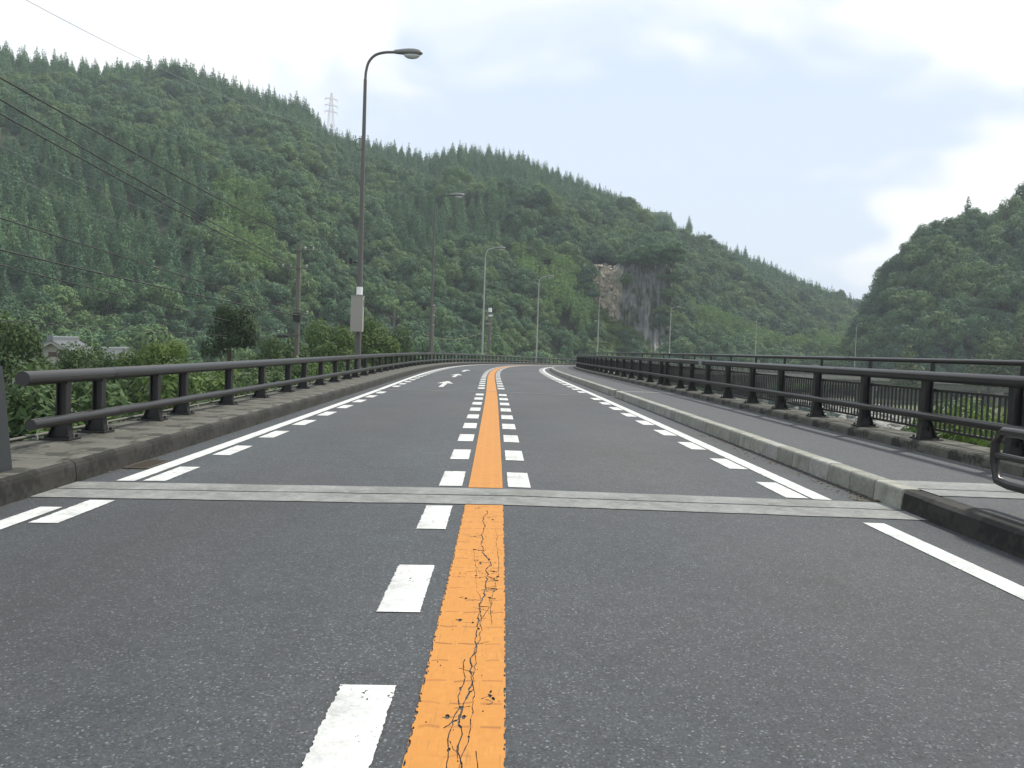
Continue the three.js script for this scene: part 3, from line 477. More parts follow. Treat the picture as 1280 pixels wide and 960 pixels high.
// ---------------------------------------------------------------- rock cliff and slip scar
{
  const t = thing('rock_cliff', 'grey cliff with a pale landslide scar in the wooded mountainside', 'cliff'), nu = 150, nv = 110;
  const leftOf = (px, v) => 1 - sstep(764, 777, px + 6 * N(v * 6, 2, 5)), talusOf = (px, v) => sstep(0.42, 0.0, v - 0.1 * N(px * 0.1, 1, 1));
  const faceD = (px, v) => { const columns = 1.1 * Math.abs(N(px * 0.33, v * 1.2, 4)) + 0.9 * Math.abs(N(px * 0.8, v * 3, 9)), rough = 1.6 * fbm(px * 0.12, v * 9, 3, 4), left = leftOf(px, v), talus = talusOf(px, v), ledge = 0.9 * N(px * 0.2, v * 16, 21); return CLIFF_D - 3.2 - (1 - v) * 2.5 - talus * (6 + 7 * (1 - v)) + (left * (rough * 2.2 + 1.2 * N(px * 0.9, v * 26, 5)) + (1 - left) * (columns * 1.6 + rough + ledge)) - left * (1 - v) * 7 + left * v * 6; };
  const pos = [], col = [], idx = [], uv = [];
  for (let i = 0; i <= nu; i++) for (let k = 0; k <= nv; k++) {
    const px = lerp(725, 836, i / nu), a = az(px), v = k / nv, top = 26.5 + 2.5 * N(px * 0.07, 2, 1), h = lerp(-4, top, v);
    const left = leftOf(px, v), talus = talusOf(px, v), d = faceD(px, v);
    const x = Math.sin(a) * d, z = -Math.cos(a) * d; pos.push(x, h, z); uv.push(x, h);
    const g1 = fbm(px * 0.25, v * 14, 2, 4), g2 = N(px * 1.3, v * 40, 8), streak = N(px * 0.42, v * 1.1, 12);
    let c = [0.20 + 0.08 * g1 + 0.05 * streak, 0.21 + 0.08 * g1 + 0.05 * streak, 0.20 + 0.08 * g1 + 0.045 * streak];                   // grey columns
    if (px > 800 && px < 822 && streak > -0.05) { const q = sstep(-0.05, 0.25, streak) * sstep(0.75, 0.5, v); c = c.map((w, n) => lerp(w, [0.30, 0.30, 0.285][n], q)); }  // pale mineral streaks
    const scar = left * sstep(-0.3, 0.0, g1 + 0.35 * g2 + 0.12); c = c.map((w, n) => lerp(w, [0.44 + 0.2 * g2, 0.385 + 0.17 * g2, 0.285 + 0.13 * g2][n], scar * sstep(1.0, 0.93, v)));
    const grass = sstep(0.02, 0.2, talus - 0.45 + 0.9 * fbm(px * 0.16, v * 7, 6, 4)); c = c.map((w, n) => lerp(w, [0.10, 0.14, 0.04][n], grass));
    const rim = sstep(0.78, 0.95, Math.abs(px - 780.5) / 56 + 0.2 * N(px * 0.1, v * 6, 3)); c = c.map((w, n) => lerp(w, [0.05, 0.085, 0.04][n], rim));
    const ivy = sstep(0.02, 0.14, fbm(px * 0.11 + 4, v * 5, 16, 4)) * (1 - left) * 0.85; c = c.map((w, n) => lerp(w, [0.06, 0.085, 0.035][n], ivy));
    col.push(...c.map((w) => Math.max(w, 0.02)));
  }
  for (let i = 0; i < nu; i++) for (let k = 0; k < nv; k++) { const q = i * (nv + 1) + k; idx.push(q, q + nv + 1, q + 1, q + 1, q + nv + 1, q + nv + 2); }
  mesh('rock_face', geoFrom(pos, uv, idx, col), std({ vertexColors: true, roughness: 0.98 }), t);
  const r = rngOf(19), gs = []; for (let i = 0; i < 620; i++) { const px = i < 400 ? lerp(731, 770, r()) : lerp(744, 806, r()), v = i < 400 ? r() * 0.85 + 0.1 : r() * 0.2, a = az(px), d = faceD(px, v) - 0.12; const g = new THREE.DodecahedronGeometry(0.10 + 0.42 * Math.pow(r(), 3), 0); g.scale(1 + r(), 0.5 + 0.7 * r(), 1); g.rotateY(r() * 6); g.rotateX(r()); g.translate(Math.sin(a) * d, lerp(-4, 28, v), -Math.cos(a) * d); gs.push(g); }
  const rb = mesh('fallen_rocks', merge(gs), std({ color: RGB(0.40, 0.35, 0.27), roughness: 0.97 }), t); rb.userData.kind = 'stuff';
}

// ---------------------------------------------------------------- foliage
function leafCloud(puffs, count, size, r, opt = {}) {
  const pos = [], col = [], n = new THREE.Vector3(), t = new THREE.Vector3(), b = new THREE.Vector3(), q = new THREE.Vector3(), j = new THREE.Vector3(), up = opt.up ?? 0.35, quad = opt.quad;
  const total = puffs.reduce((s, p) => s + p[3] * p[3], 0);
  for (const [cx, cy, cz, R, sy = 0.8] of puffs) {
    const k = Math.max(3, Math.round(count * R * R / total));
    for (let i = 0; i < k; i++) {
      do { n.set(r() * 2 - 1, r() * 2 - 1, r() * 2 - 1); } while (n.lengthSq() > 1 || n.lengthSq() < 0.01 || n.y < -0.55 * Math.sqrt(n.lengthSq())); n.normalize();
      const rad = R * (0.62 + 0.42 * r()); const px = cx + n.x * rad, py = cy + n.y * rad * sy, pz = cz + n.z * rad;
      j.set(r() - 0.5, r() - 0.5, r() - 0.5).multiplyScalar(opt.jit ?? 1.3); q.copy(n).add(j); q.y += up; q.normalize();
      t.set(r() - 0.5, r() - 0.5 - (opt.droop ?? 0.1), r() - 0.5).cross(q).normalize(); b.crossVectors(q, t);
      const l = size * (0.6 + 0.8 * r()), w = l * (opt.wide ?? 0.6), v = 0.78 + 0.44 * r(), y = (r() - 0.5) * 0.16;
      const P = (a, c) => pos.push(px + t.x * a + b.x * c, py + t.y * a + b.y * c, pz + t.z * a + b.z * c);
      if (quad) { P(-l, 0); P(0, -w); P(l, 0); P(-l, 0); P(l, 0); P(0, w); } else { P(l, 0); P(-l * 0.7, w); P(-l * 0.7, -w); }
      for (let m = 0; m < (quad ? 6 : 3); m++) col.push(v * (1 + y), v, v * (1 - y));
    }
  }
  return geoFrom(pos, new Float32Array(pos.length / 3 * 2), null, col);
}
function trunkGeo(h, r0, limbs, r, spread) { const g = [bar([0, -1.2, 0], [0.1 * h * (r() - 0.5), h, 0.1 * h * (r() - 0.5)], r0, 7, r0 * 0.45)]; for (let i = 0; i < limbs; i++) { const a = r() * 6.28, y = h * (0.45 + 0.5 * r()); g.push(bar([0, y, 0], [Math.cos(a) * spread, y + spread * (0.5 + r() * 0.6), Math.sin(a) * spread], r0 * 0.42, 5, r0 * 0.12)); } return merge(g); }
function broadleaf(seed, H, R, puffN, leaves, size) {
  const r = rngOf(seed), puffs = []; for (let i = 0; i < puffN; i++) { const a = r() * 6.283, e = Math.pow(r(), 0.7), rr = R * Math.sqrt(1 - e * e * 0.9) * (0.55 + 0.5 * r()), y = H * (0.42 + 0.46 * e) + (r() - 0.5) * H * 0.1; puffs.push([Math.cos(a) * rr, y, Math.sin(a) * rr, R * (0.28 + 0.2 * r()), 0.9]); }
  puffs.push([0, H * 0.62, 0, R * 0.6, 0.8]);
  return { crown: leafCloud(puffs, leaves, size, r, { jit: 0.6, up: 0.15 }), trunk: trunkGeo(H * 0.6, H * 0.024, 5, r, R * 0.5) };
}
function conifer(seed, H, R, leaves, size) {
  const r = rngOf(seed), puffs = [], tiers = 15; for (let k = 0; k < tiers; k++) { const v = k / tiers, y = H * (0.12 + 0.84 * v), rr = R * Math.pow(1 - v, 0.85) * (0.85 + 0.3 * r()) + 0.12; const m = Math.max(2, Math.round(6 * (1 - v) + 1)); const o = r() * 6; for (let i = 0; i < m; i++) { const a = o + i / m * 6.283 + r() * 0.5; puffs.push([Math.cos(a) * rr * 0.55, y - rr * 0.18 + (r() - 0.5) * 0.4, Math.sin(a) * rr * 0.55, rr * 0.5 + 0.22, 0.8]); } } puffs.push([0, H * 0.95, 0, 0.34, 2.4]); puffs.push([0, H * 0.5, 0, 0.9, 4]);
  return { crown: leafCloud(puffs, leaves, size, r, { up: 0.1, jit: 1.1, droop: -0.2, wide: 0.5 }), trunk: trunkGeo(H * 0.9, H * 0.014, 0, r, 0) };
}
function bamboo(seed, H, R, leaves, size) { const r = rngOf(seed), puffs = []; for (let i = 0; i < 26; i++) { const a = r() * 6.28, q = Math.sqrt(r()) * R, top = H * (0.75 + 0.25 * r()); for (let k = 0; k < 3; k++) puffs.push([Math.cos(a) * q, top * (1 - k * 0.16), Math.sin(a) * q, R * 0.2 * (0.7 + k * 0.3), 1.3]); } return { crown: leafCloud(puffs, leaves, size, r, { up: 0.5, droop: 0.3, wide: 0.35 }), trunk: trunkGeo(H * 0.8, 0.07, 7, r, R * 0.4) }; }
const B = [0, 1, 2, 3, 4].map((k) => broadleaf(100 + k, 11, 5.0, 13 + k * 2, 2300, 0.38));
const C = [0, 1, 2, 3].map((k) => conifer(200 + k, 14, 3.3, 1700, 0.42));
const BA = [0, 1].map((k) => bamboo(300 + k, 11, 3.6, 1700, 0.42));
const tones = {
  broad: [[0.090, 0.168, 0.072], [0.070, 0.140, 0.068], [0.108, 0.188, 0.074], [0.080, 0.156, 0.080], [0.122, 0.198, 0.074], [0.062, 0.124, 0.064]],
  cone: [[0.084, 0.172, 0.084], [0.104, 0.200, 0.094], [0.064, 0.136, 0.074], [0.122, 0.218, 0.098], [0.074, 0.152, 0.080]],
  bam: [[0.165, 0.27, 0.08], [0.135, 0.23, 0.075]],
};
tones.oak = tones.broad; // the trees on both hills have the same leaf colours
const mats = Object.fromEntries(Object.entries(tones).map(([k, a]) => [k, a.map((c) => leaf(...c, 0.26))]));
const forest = { broad: [], oak: [], cone: [], bam: [] };
{
  const r = rngOf(2024), V = new THREE.Vector3();
  const add = (kind, x, y, z, sc, hillKind) => { V.set(x, y + 6, z).project(camera); const vis = Math.abs(V.x) < 1.06 && V.z < 1 && V.y < 1.05, d = Math.hypot(x, z); forest[kind].push({ x, y, z, sc, rot: r() * 6.283, score: vis ? sc / d : 0, tone: Math.floor(r() * 6), varn: Math.floor(r() * 60), st: 0.85 + 0.35 * r(), hillKind, d }); };
  const g = 3.4;
  for (let x = -420; x < 420; x += g) for (let z = -60; z > -640; z -= g) {
    const X = x + (r() - 0.5) * g * 0.95, Z = z + (r() - 0.5) * g * 0.95, a = Math.atan2(X, -Z), d = Math.hypot(X, Z); const pick = r(), pick2 = r(), pick3 = r();
    if (a > rh.A[0] && a < rh.A[rh.A.length - 1]) { const c = rh.at(a), v = (d - c.df) / (c.dr - c.df); if (v > 0.0 && d < c.dr + 18 && c.yr > -7.5) { if (pick < 0.97) add(v < 0.12 && pick2 > 0.45 ? 'cone' : 'oak', X, rhY(a, d), Z, 0.52 + 0.4 * pick3, 'r'); continue; } }
    if (a > -0.82 && a < 0.66) {
      const c = mtn.at(a), v = (d - c.df) / (c.dr - c.df); if (v > -0.14 && d < c.dr + 24) {
        const w = cliffW(c.px); if (w > 0.3 && d > CLIFF_D - 14 && d < CLIFF_D + 9) continue; if (w > 0.2 && c.px > 742 && c.px < 815 && d <= CLIFF_D - 14 && pick3 < 0.8) continue;
        const n = fbm(X * 0.02, Z * 0.02, 5, 3), px = c.px; let kind = 'broad';
        if ((px > 420 && v > 0.70 + n * 0.35) || (px <= 420 && v > 0.82 + n * 0.3)) kind = 'cone';
        if (px < 255 && v > 0.05 && v < 0.56 + 0.14 * n - 0.001 * px) kind = 'cone'; if (px > 480 && px < 640 && v > 0.30 + n * 0.4 && v < 0.52 + n * 0.3) kind = 'cone';
        if ((px > 266 && px < 335 && v > 0.12 && v < 0.31 && n > -0.12) || (px > 850 && px < 1060 && v > 0.12 && v < 0.5 && n > 0.03) || (px > 640 && px < 735 && v < 0.3 && n > 0.16)) kind = 'bam';
        if (kind === 'broad' && pick > 0.84) continue; if (kind === 'cone' && pick > (v < 0.6 ? 0.93 : 1.0)) continue;
        const y = v < 0.04 ? Math.max(mtnY(a, d), groundY(X, Z)) : mtnY(a, d); const big = kind === 'cone' ? (v > 0.7 ? 0.50 + 0.16 * pick2 : 0.40 + 0.36 * pick2 * pick2) + 0.06 * n : kind === 'bam' ? 0.5 + 0.25 * pick2 : 0.44 + 0.36 * pick2 * pick2; add(kind, X, y, Z, kind === 'cone' && v < 0.6 && px < 260 ? big * 1.0 : big, 'm'); continue;
      }
    }
  }
}
{
  const o = new THREE.Object3D();
  const build = (kind, protos, base, nm, info) => {
    const list = forest[kind].sort((p, q) => q.score - p.score), nInd = 300;
    const groups = protos.flatMap((p) => mats[kind].map((m) => [p, m]));
    list.slice(0, nInd).forEach((t) => {
      const g = new THREE.Group(); g.name = numbered(base); scene.add(g); const lab = info[t.hillKind]; tag(g, lab[0], 'tree', lab[1]);
      const p = protos[t.varn % protos.length], m = mats[kind][t.tone % mats[kind].length]; mesh('trunk', p.trunk, M.bark, g); mesh('crown', p.crown, m, g);
      g.position.set(t.x, t.y - 0.3, t.z); g.rotation.y = t.rot; g.scale.set(t.sc, t.sc * t.st, t.sc);
    });
    const rest = list.slice(nInd); if (!rest.length) return;
    const grp = new THREE.Group(); grp.name = nm; scene.add(grp); tag(grp, info.rest, 'woodland', null, 'stuff');
    const plain = leaf(1, 1, 1, 0.26); protos.forEach((p, pi) => {
      const mine = rest.filter((t) => t.varn % protos.length === pi); if (!mine.length) return; const im = new THREE.InstancedMesh(p.crown, plain, mine.length); im.name = 'crowns'; im.userData.kind = 'stuff';
      mine.forEach((t, i) => { o.position.set(t.x, t.y - 0.3, t.z); o.rotation.set(0, t.rot, 0); o.scale.set(t.sc, t.sc * t.st, t.sc); o.updateMatrix(); im.setMatrixAt(i, o.matrix); im.setColorAt(i, RGB(...tones[kind][t.tone % tones[kind].length])); }); grp.add(im);
    });
  };
  build('broad', B, 'broadleaf_tree', 'broadleaf_woodland', { m: ['rounded dark green broadleaf tree in the wood covering the mountainside', 'broadleaf trees on the mountainside'], rest: 'mass of rounded broadleaf crowns higher up the wooded slopes' });
  build('oak', B, 'evergreen_oak', 'evergreen_woodland', { r: ['dark broadleaf tree on the smaller shaded hill across the valley', 'broadleaf trees on the shaded hill'], rest: 'mass of dark crowns on the top of the smaller shaded hill' });
  build('cone', C, 'conifer_tree', 'conifer_woodland', { m: ['slender pointed conifer in the plantation on the mountainside', 'conifers on the mountainside'], r: ['pointed young conifer at the foot of the smaller shaded hill', 'conifers below the shaded hill'], rest: 'mass of pointed conifers along the mountain ridge' });
  build('bam', BA, 'bamboo_clump', 'bamboo_grove', { m: ['yellow-green bamboo clump among the dark trees on the mountainside', 'bamboo clumps on the mountainside'], r: ['bamboo', 'bamboo'], rest: 'yellow-green bamboo spread over the far slope' });
  console.log('trees', forest.broad.length, forest.cone.length, forest.bam.length);
}
// bushes that cling to the rims of the cliff
{
  const r = rngOf(640); for (let i = 0; i < 70; i++) { const q = r(), top = i % 3 === 0, px = top ? lerp(772, 838, r()) : (q < 0.45 ? lerp(726, 740, r()) : q < 0.9 ? lerp(822, 846, r()) : lerp(768, 780, r())), v = top ? 0.96 + 0.12 * r() : r() * 0.9, a = az(px), d = CLIFF_D - (top ? 4 + 3 * r() : 5 + (1 - v) * 7), g = thing('cliff_bush', 'small green bush clinging to the rim of the grey cliff', 'bush', 'bushes around the cliff'), k = i % 5, s = top ? 0.36 + 0.34 * r() : 0.22 + 0.28 * r(); mesh('stem', B[k].trunk, M.bark, g); mesh('foliage', B[k].crown, mats.broad[i % 6], g); g.scale.set(s, s * (0.7 + 0.3 * r()), s); g.rotation.y = r() * 6; g.position.set(Math.sin(a) * d, lerp(-4, 27, v) - 11 * s * (top ? 0.4 : 0.45), -Math.cos(a) * d); }
}
{ // rough growth and stones on the slope of fallen rock below the cliff
  const r = rngOf(644), mt = [leaf(0.15, 0.23, 0.06, 0.3), leaf(0.10, 0.17, 0.05, 0.3)]; for (let i = 0; i < 170; i++) { const px = lerp(740, 826, r()), a = az(px), d = CLIFF_D - 3 - 26 * Math.pow(r(), 1.3), g = thing('slope_bush', 'low bright green bush on the slip slope below the cliff', 'bush', 'bushes below the cliff'), s = 0.13 + 0.2 * r(); mesh('foliage', (i % 2 ? B : BA)[i % 2].crown, mt[i % 3 ? 0 : 1], g); g.scale.set(s * 1.3, s * 0.8, s * 1.3); g.rotation.y = r() * 6; g.position.set(Math.sin(a) * d, Math.max(mtnY(a, d), d > CLIFF_D - 9 ? -4 + 9 * r() : -99) - 11 * s * 0.3, -Math.cos(a) * d); }
}
// single trees that stand out
{
  const one = (p, m, px, py, d, H, label, name, group) => { const top = at(px, py, d), g = thing(name, label, 'tree', group); mesh('trunk', p.trunk, M.bark, g); mesh('crown', p.crown, m, g); const src = name === 'conifer_tree' ? 14 : 11; g.scale.setScalar(H / src); g.position.set(top.x, top.y - H, top.z); g.rotation.y = px; return g; };
  one(C[1], mats.cone[2], 1211, 244, 276, 11, 'lone pointed conifer rising above the skyline of the shaded hill', 'conifer_tree');
  one(C[0], mats.cone[2], 8, 48, 326, 10, 'tallest pointed conifer on the mountain skyline', 'conifer_tree');
  one(C[2], mats.cone[0], 862, 268, 424, 9, 'conifer standing clear of the mountain ridge line', 'conifer_tree', 'conifers clear of the ridge line'); one(C[3], mats.cone[0], 922, 304, 452, 9, 'conifer standing clear of the mountain ridge line', 'conifer_tree', 'conifers clear of the ridge line'); one(C[1], mats.cone[0], 932, 306, 455, 8, 'conifer standing clear of the mountain ridge line', 'conifer_tree', 'conifers clear of the ridge line');
  const young = leaf(0.085, 0.125, 0.04); for (const [px, py, w] of [[1241, 408, 10], [1275, 400, 11], [1138, 424, 8]]) one(C[px % 4], young, px, py, 168, w + 2.5, 'bright green young conifer in front of the shaded hill', 'conifer_tree', 'bright young conifers below the shaded hill').scale.multiply(new THREE.Vector3(1.5, 1, 1.5));
}
// ---------------------------------------------------------------- shrubs and small trees beside the bridge
{
  const shrub = (seed, n, size, sp) => { const r = rngOf(seed), puffs = []; for (let i = 0; i < 15; i++) { const a = r() * 6.28, e = r(); puffs.push([Math.cos(a) * (1 - e * 0.55) * 0.8 * sp, 0.25 + e * 0.95, Math.sin(a) * (1 - e * 0.55) * 0.8 * sp, 0.26 + 0.2 * r(), 0.9]); } puffs.push([0, 0.6, 0, 0.6, 0.9]); const st = []; for (let i = 0; i < 6; i++) { const a = r() * 6.28; st.push(bar([0, -0.9, 0], [Math.cos(a) * 0.55, 0.8 + 0.4 * r(), Math.sin(a) * 0.55], 0.022, 5, 0.008)); } return { crown: leafCloud(puffs, n, size, r, { quad: true, jit: 1.5, wide: 0.45 }), trunk: merge(st) }; };
  const SH = [0, 1, 2, 3].map((k) => shrub(500 + k, 2600, 0.062, 1)), SF = [0, 1, 2].map((k) => shrub(560 + k, 5200, 0.052, 1.0)), weedG = [0, 1].map((k) => shrub(590 + k, 1500, 0.085, 0.9));
  const g1 = leaf(0.085, 0.145, 0.032, 0.45), g2 = leaf(0.06, 0.105, 0.03, 0.4), g3 = leaf(0.12, 0.19, 0.04, 0.5), g4 = leaf(0.04, 0.066, 0.026, 0.35), g5 = leaf(0.07, 0.12, 0.04, 0.4);
  const put2 = (p, m, x, top, z, wide, label, name, group, tall) => { const g = thing(name, label, name === 'shrub' ? 'shrub' : 'tree', group); mesh('stems', p.trunk, M.bark, g); mesh('foliage', p.crown, m, g); const base = groundY(x, z), H = tall ?? Math.max(0.6, top - base), ky = Math.min(H / 1.45, wide * 1.35); g.scale.set(wide, ky, wide); g.position.set(x, top - ky * 1.45, z); const drop = top - ky * 1.45 - base; if (drop > 0.2) { g.children[0].scale.y = 1; mesh('bole', bar([0, 0.3, 0], [0, -(drop + 0.3) / ky, 0], 0.07, 7, 0.09), M.bark, g); } g.rotation.y = x * 7 + z; return g; };
  const r = rngOf(77), mm = [g1, g2, g5, g3, g2];
  // thicket right behind the left guardrail
  for (let s = 7.4; s < 46; s += 1.15) { const u = -5.75 - r() * 1.6, q = rp(s, u, 0), n = r(); put2((n < 0.5 ? SH : weedG)[Math.floor(r() * 2)], mm[Math.floor(r() * 5)], q[0], q[1] - 0.35 + 0.7 * r() + (s > 30 ? 0.2 : 0), q[2], 0.95 + 0.5 * r(), 'leafy green shrub crowding the outside of the left guardrail', 'shrub', 'shrubs behind the guardrail'); }
  for (let s = 8; s < 60; s += 2.1) { const u = -8 - r() * 2.8, q = rp(s, u, 0); put2(SF[Math.floor(r() * 3)], mm[Math.floor(r() * 5)], q[0], q[1] + 0.1 + 0.6 * r(), q[2], 1.4 + 0.7 * r(), 'leafy green shrub further out in the thicket left of the bridge', 'shrub', 'shrubs in the thicket'); }
  const spot = (p, m, px, py, d, wide, label, name, tall) => { const t = at(px, py, d); return put2(p, m, t.x, t.y, t.z, wide, label, name, undefined, tall); };
  spot(SF[0], g4, 288, 379, 40, 1.45, 'dark upright tree standing between the house roofs and the utility pole', 'small_tree');
  spot(SF[1], g2, 8, 396, 30, 1.5, 'dense green tree beside the house with the white gable', 'small_tree');
  spot(SF[2], g5, 122, 427, 33, 1.6, 'round dense bush in front of the two house roofs', 'small_tree');
  spot(SF[0], g2, 70, 449, 30, 1.3, 'low dense bush covering the wall of the house with the white gable', 'small_tree'); spot(SF[1], g5, 102, 434, 31, 1.2, 'dense bush hiding the right eave of the house with the white gable', 'small_tree'); spot(SF[2], g2, 150, 440, 31, 1.3, 'dense bush before the second house roof', 'small_tree');
  spot(SF[0], g3, 213, 424, 26, 1.0, 'bright green leafy bush showing above the guardrail pipe', 'small_tree');
  spot(SF[1], g1, 178, 434, 30, 1.1, 'mid green bush to the right of the second house roof', 'small_tree');
  spot(SF[1], g1, 412, 404, 52, 2.0, 'lush green tree between the utility pole and the lamp with the cabinet', 'small_tree');
  spot(SF[2], g1, 462, 392, 56, 2.2, 'lush green tree just behind the lamp with the cabinet', 'small_tree');
  spot(SF[0], g5, 350, 418, 50, 2.0, 'green tree at the foot of the crossarm utility pole', 'small_tree');
  spot(SF[2], g2, 325, 425, 46, 1.6, 'low green tree next to the dark upright tree', 'small_tree');
  spot(SF[1], g5, 490, 410, 70, 2.3, 'green tree by the wooden pole with two crossarms', 'small_tree');
  // greenery below the footway railing
  for (const [s, u, top, w, m] of [[12.2, 7.4, 0.0, 1.1, g1], [13.4, 8.2, 0.5, 1.2, g3], [14.6, 7.6, -0.25, 1.2, g1], [15.6, 9.1, 0.62, 1.3, g5], [16.4, 8.3, -0.3, 1.2, g3], [18, 10.6, 0.5, 1.4, g1], [20.4, 11.2, 0.3, 1.5, g2], [23, 13, 0.35, 1.7, g1], [11.2, 7.2, -0.3, 1.0, g3], [19.4, 9.4, -0.9, 1.4, g2], [26, 15.2, 0.4, 2.0, g3], [22, 10.6, -1.6, 1.6, g1], [24.6, 11.4, -2.6, 1.7, g2], [29, 12.6, -3.2, 1.8, g5]]) { const q = rp(s, u, 0); put2(SH[Math.floor(r() * 4)], m, q[0], q[1] + top, q[2], w, 'leafy green shrub on the bank below the picket railing', 'shrub', 'shrubs below the picket railing'); }
  for (let i = 0; i < 26; i++) { const f = 26 + r() * 120, side = r() < 0.5 ? -1 : 1, x = 34 + 0.12 * f + side * (20 + r() * 16); put2(SF[i % 3], mm[i % 5], x, groundY(x, -f) + 1.6 + 2.4 * r(), -f, 1.6 + 1.6 * r(), 'willowy green bush on the river bank seen through the picket railing', 'shrub', 'bushes on the river bank'); }
  for (let i = 0; i < 40; i++) { const f = 60 + r() * 75, x = -80 + r() * 72; put2(SF[i % 3], mm[i % 5], x, groundY(x, -f) + 2.5 + 3 * r(), -f, 2 + 2 * r(), 'rounded bush on the valley floor before the mountain', 'shrub', 'bushes on the valley floor'); }
  // grass on the banks
  const bl = []; for (let i = 0; i < 22; i++) { const a = r() * 6.28, l = 0.25 + 0.3 * r(), w = 0.012, x = (r() - 0.5) * 0.24, z = (r() - 0.5) * 0.24, dx = Math.cos(a), dz = Math.sin(a); bl.push(x - dz * w, 0, z + dx * w, x + dz * w, 0, z - dx * w, x + dx * l * 0.4, l, z + dz * l * 0.4); }
  const tg = geoFrom(bl, new Float32Array(bl.length / 3 * 2), null, new Float32Array(bl.length).fill(1)), im = new THREE.InstancedMesh(tg, leaf(0.09, 0.13, 0.035, 0.4), 9000), o = new THREE.Object3D(); im.name = 'bank_grass'; tag(im, 'long grass growing over the banks beside the bridge', 'grass', null, 'stuff');
  for (let i = 0; i < 9000; i++) { const f = 2 + 60 * Math.pow(r(), 1.6), left = r() < 0.6, x = left ? -5.3 - 22 * Math.pow(r(), 1.4) : 6.4 + 16 * Math.pow(r(), 1.4); o.position.set(x, groundY(x, -f) - 0.02, -f); o.rotation.y = r() * 6; o.scale.setScalar(0.7 + 1.3 * r()); o.updateMatrix(); im.setMatrixAt(i, o.matrix); im.setColorAt(i, RGB(0.7 + 0.6 * r(), 0.75 + 0.5 * r(), 0.7 + 0.4 * r())); }
  scene.add(im);
}
// ---------------------------------------------------------------- houses
{
  const house = (px, py, d, turn, W, L, wallH, rise, label) => {
    const a = at(px, py, d), t = thing('house', label, 'house'); t.position.set(a.x, a.y - wallH - rise, a.z); t.rotation.y = turn; const hw = W / 2, ov = 0.55, sl = rise / hw;
    const sh = new THREE.Shape(); sh.moveTo(-hw, 0); sh.lineTo(hw, 0); sh.lineTo(hw, wallH); sh.lineTo(0, wallH + rise - 0.12); sh.lineTo(-hw, wallH); sh.closePath(); const g = new THREE.ExtrudeGeometry(sh, { depth: L, bevelEnabled: false }); g.translate(0, 0, -L); mesh('wall', g, M.plaster, t);
    for (const s of [-1, 1]) { const len = Math.hypot(hw + ov, (hw + ov) * sl), ang = Math.atan(sl), roof = new THREE.Group(); roof.name = 'roof'; t.add(roof); roof.position.set(s * (hw + ov) / 2, wallH + rise - (hw + ov) / 2 * sl + 0.1, -L / 2); roof.rotation.z = -s * ang; mesh('roof_slab', bx(len, 0.12, L + 1.4), M.roofTile, roof); const rows = []; for (let k = 0; k <= (L + 1.4) / 0.3; k++) rows.push(bar([-len / 2, 0.075, -(L + 1.4) / 2 + k * 0.3], [len / 2, 0.075, -(L + 1.4) / 2 + k * 0.3], 0.055, 6)); mesh('tile_rows', merge(rows), M.roofTile, roof).userData.kind = 'stuff'; mesh('barge_board', bx(len, 0.2, 0.05, 0, -0.14, (L + 1.4) / 2 - 0.05), M.plaster, roof); }
    mesh('ridge_cap', merge([bx(0.34, 0.3, L + 1.5, 0, wallH + rise + 0.28, -L / 2), bar([0, wallH + rise + 0.46, -L - 0.75], [0, wallH + rise + 0.46, 0.75], 0.13, 8)]), M.roofTile, t); mesh('ridge_end_tile', bx(0.5, 0.55, 0.14, 0, wallH + rise + 0.4, 0.78), M.roofTile, t);
    for (const x of [-1.9, 1.1]) { const w = mesh('window', bx(1.5, 1.2, 0.06, x, wallH * 0.55, 0.02), M.timber, t); mesh('pane', bx(0.66, 1.05, 0.02, x - 0.36, wallH * 0.55, 0.06), M.glass, w); mesh('pane', bx(0.66, 1.05, 0.02, x + 0.36, wallH * 0.55, 0.06), M.glass, w); }
    mesh('vent', bx(0.8, 0.5, 0.06, 0, wallH + rise * 0.42, 0.02), M.timber, t);
  };
  house(66, 427, 86, 0.22, 7.6, 8, 4.4, 2.3, 'house with grey tiled roof and white gable beyond the guardrail');
  house(126, 440, 96, 0.1, 8, 8, 4.4, 2.4, 'second grey tiled house roof half hidden behind the round bush');
}
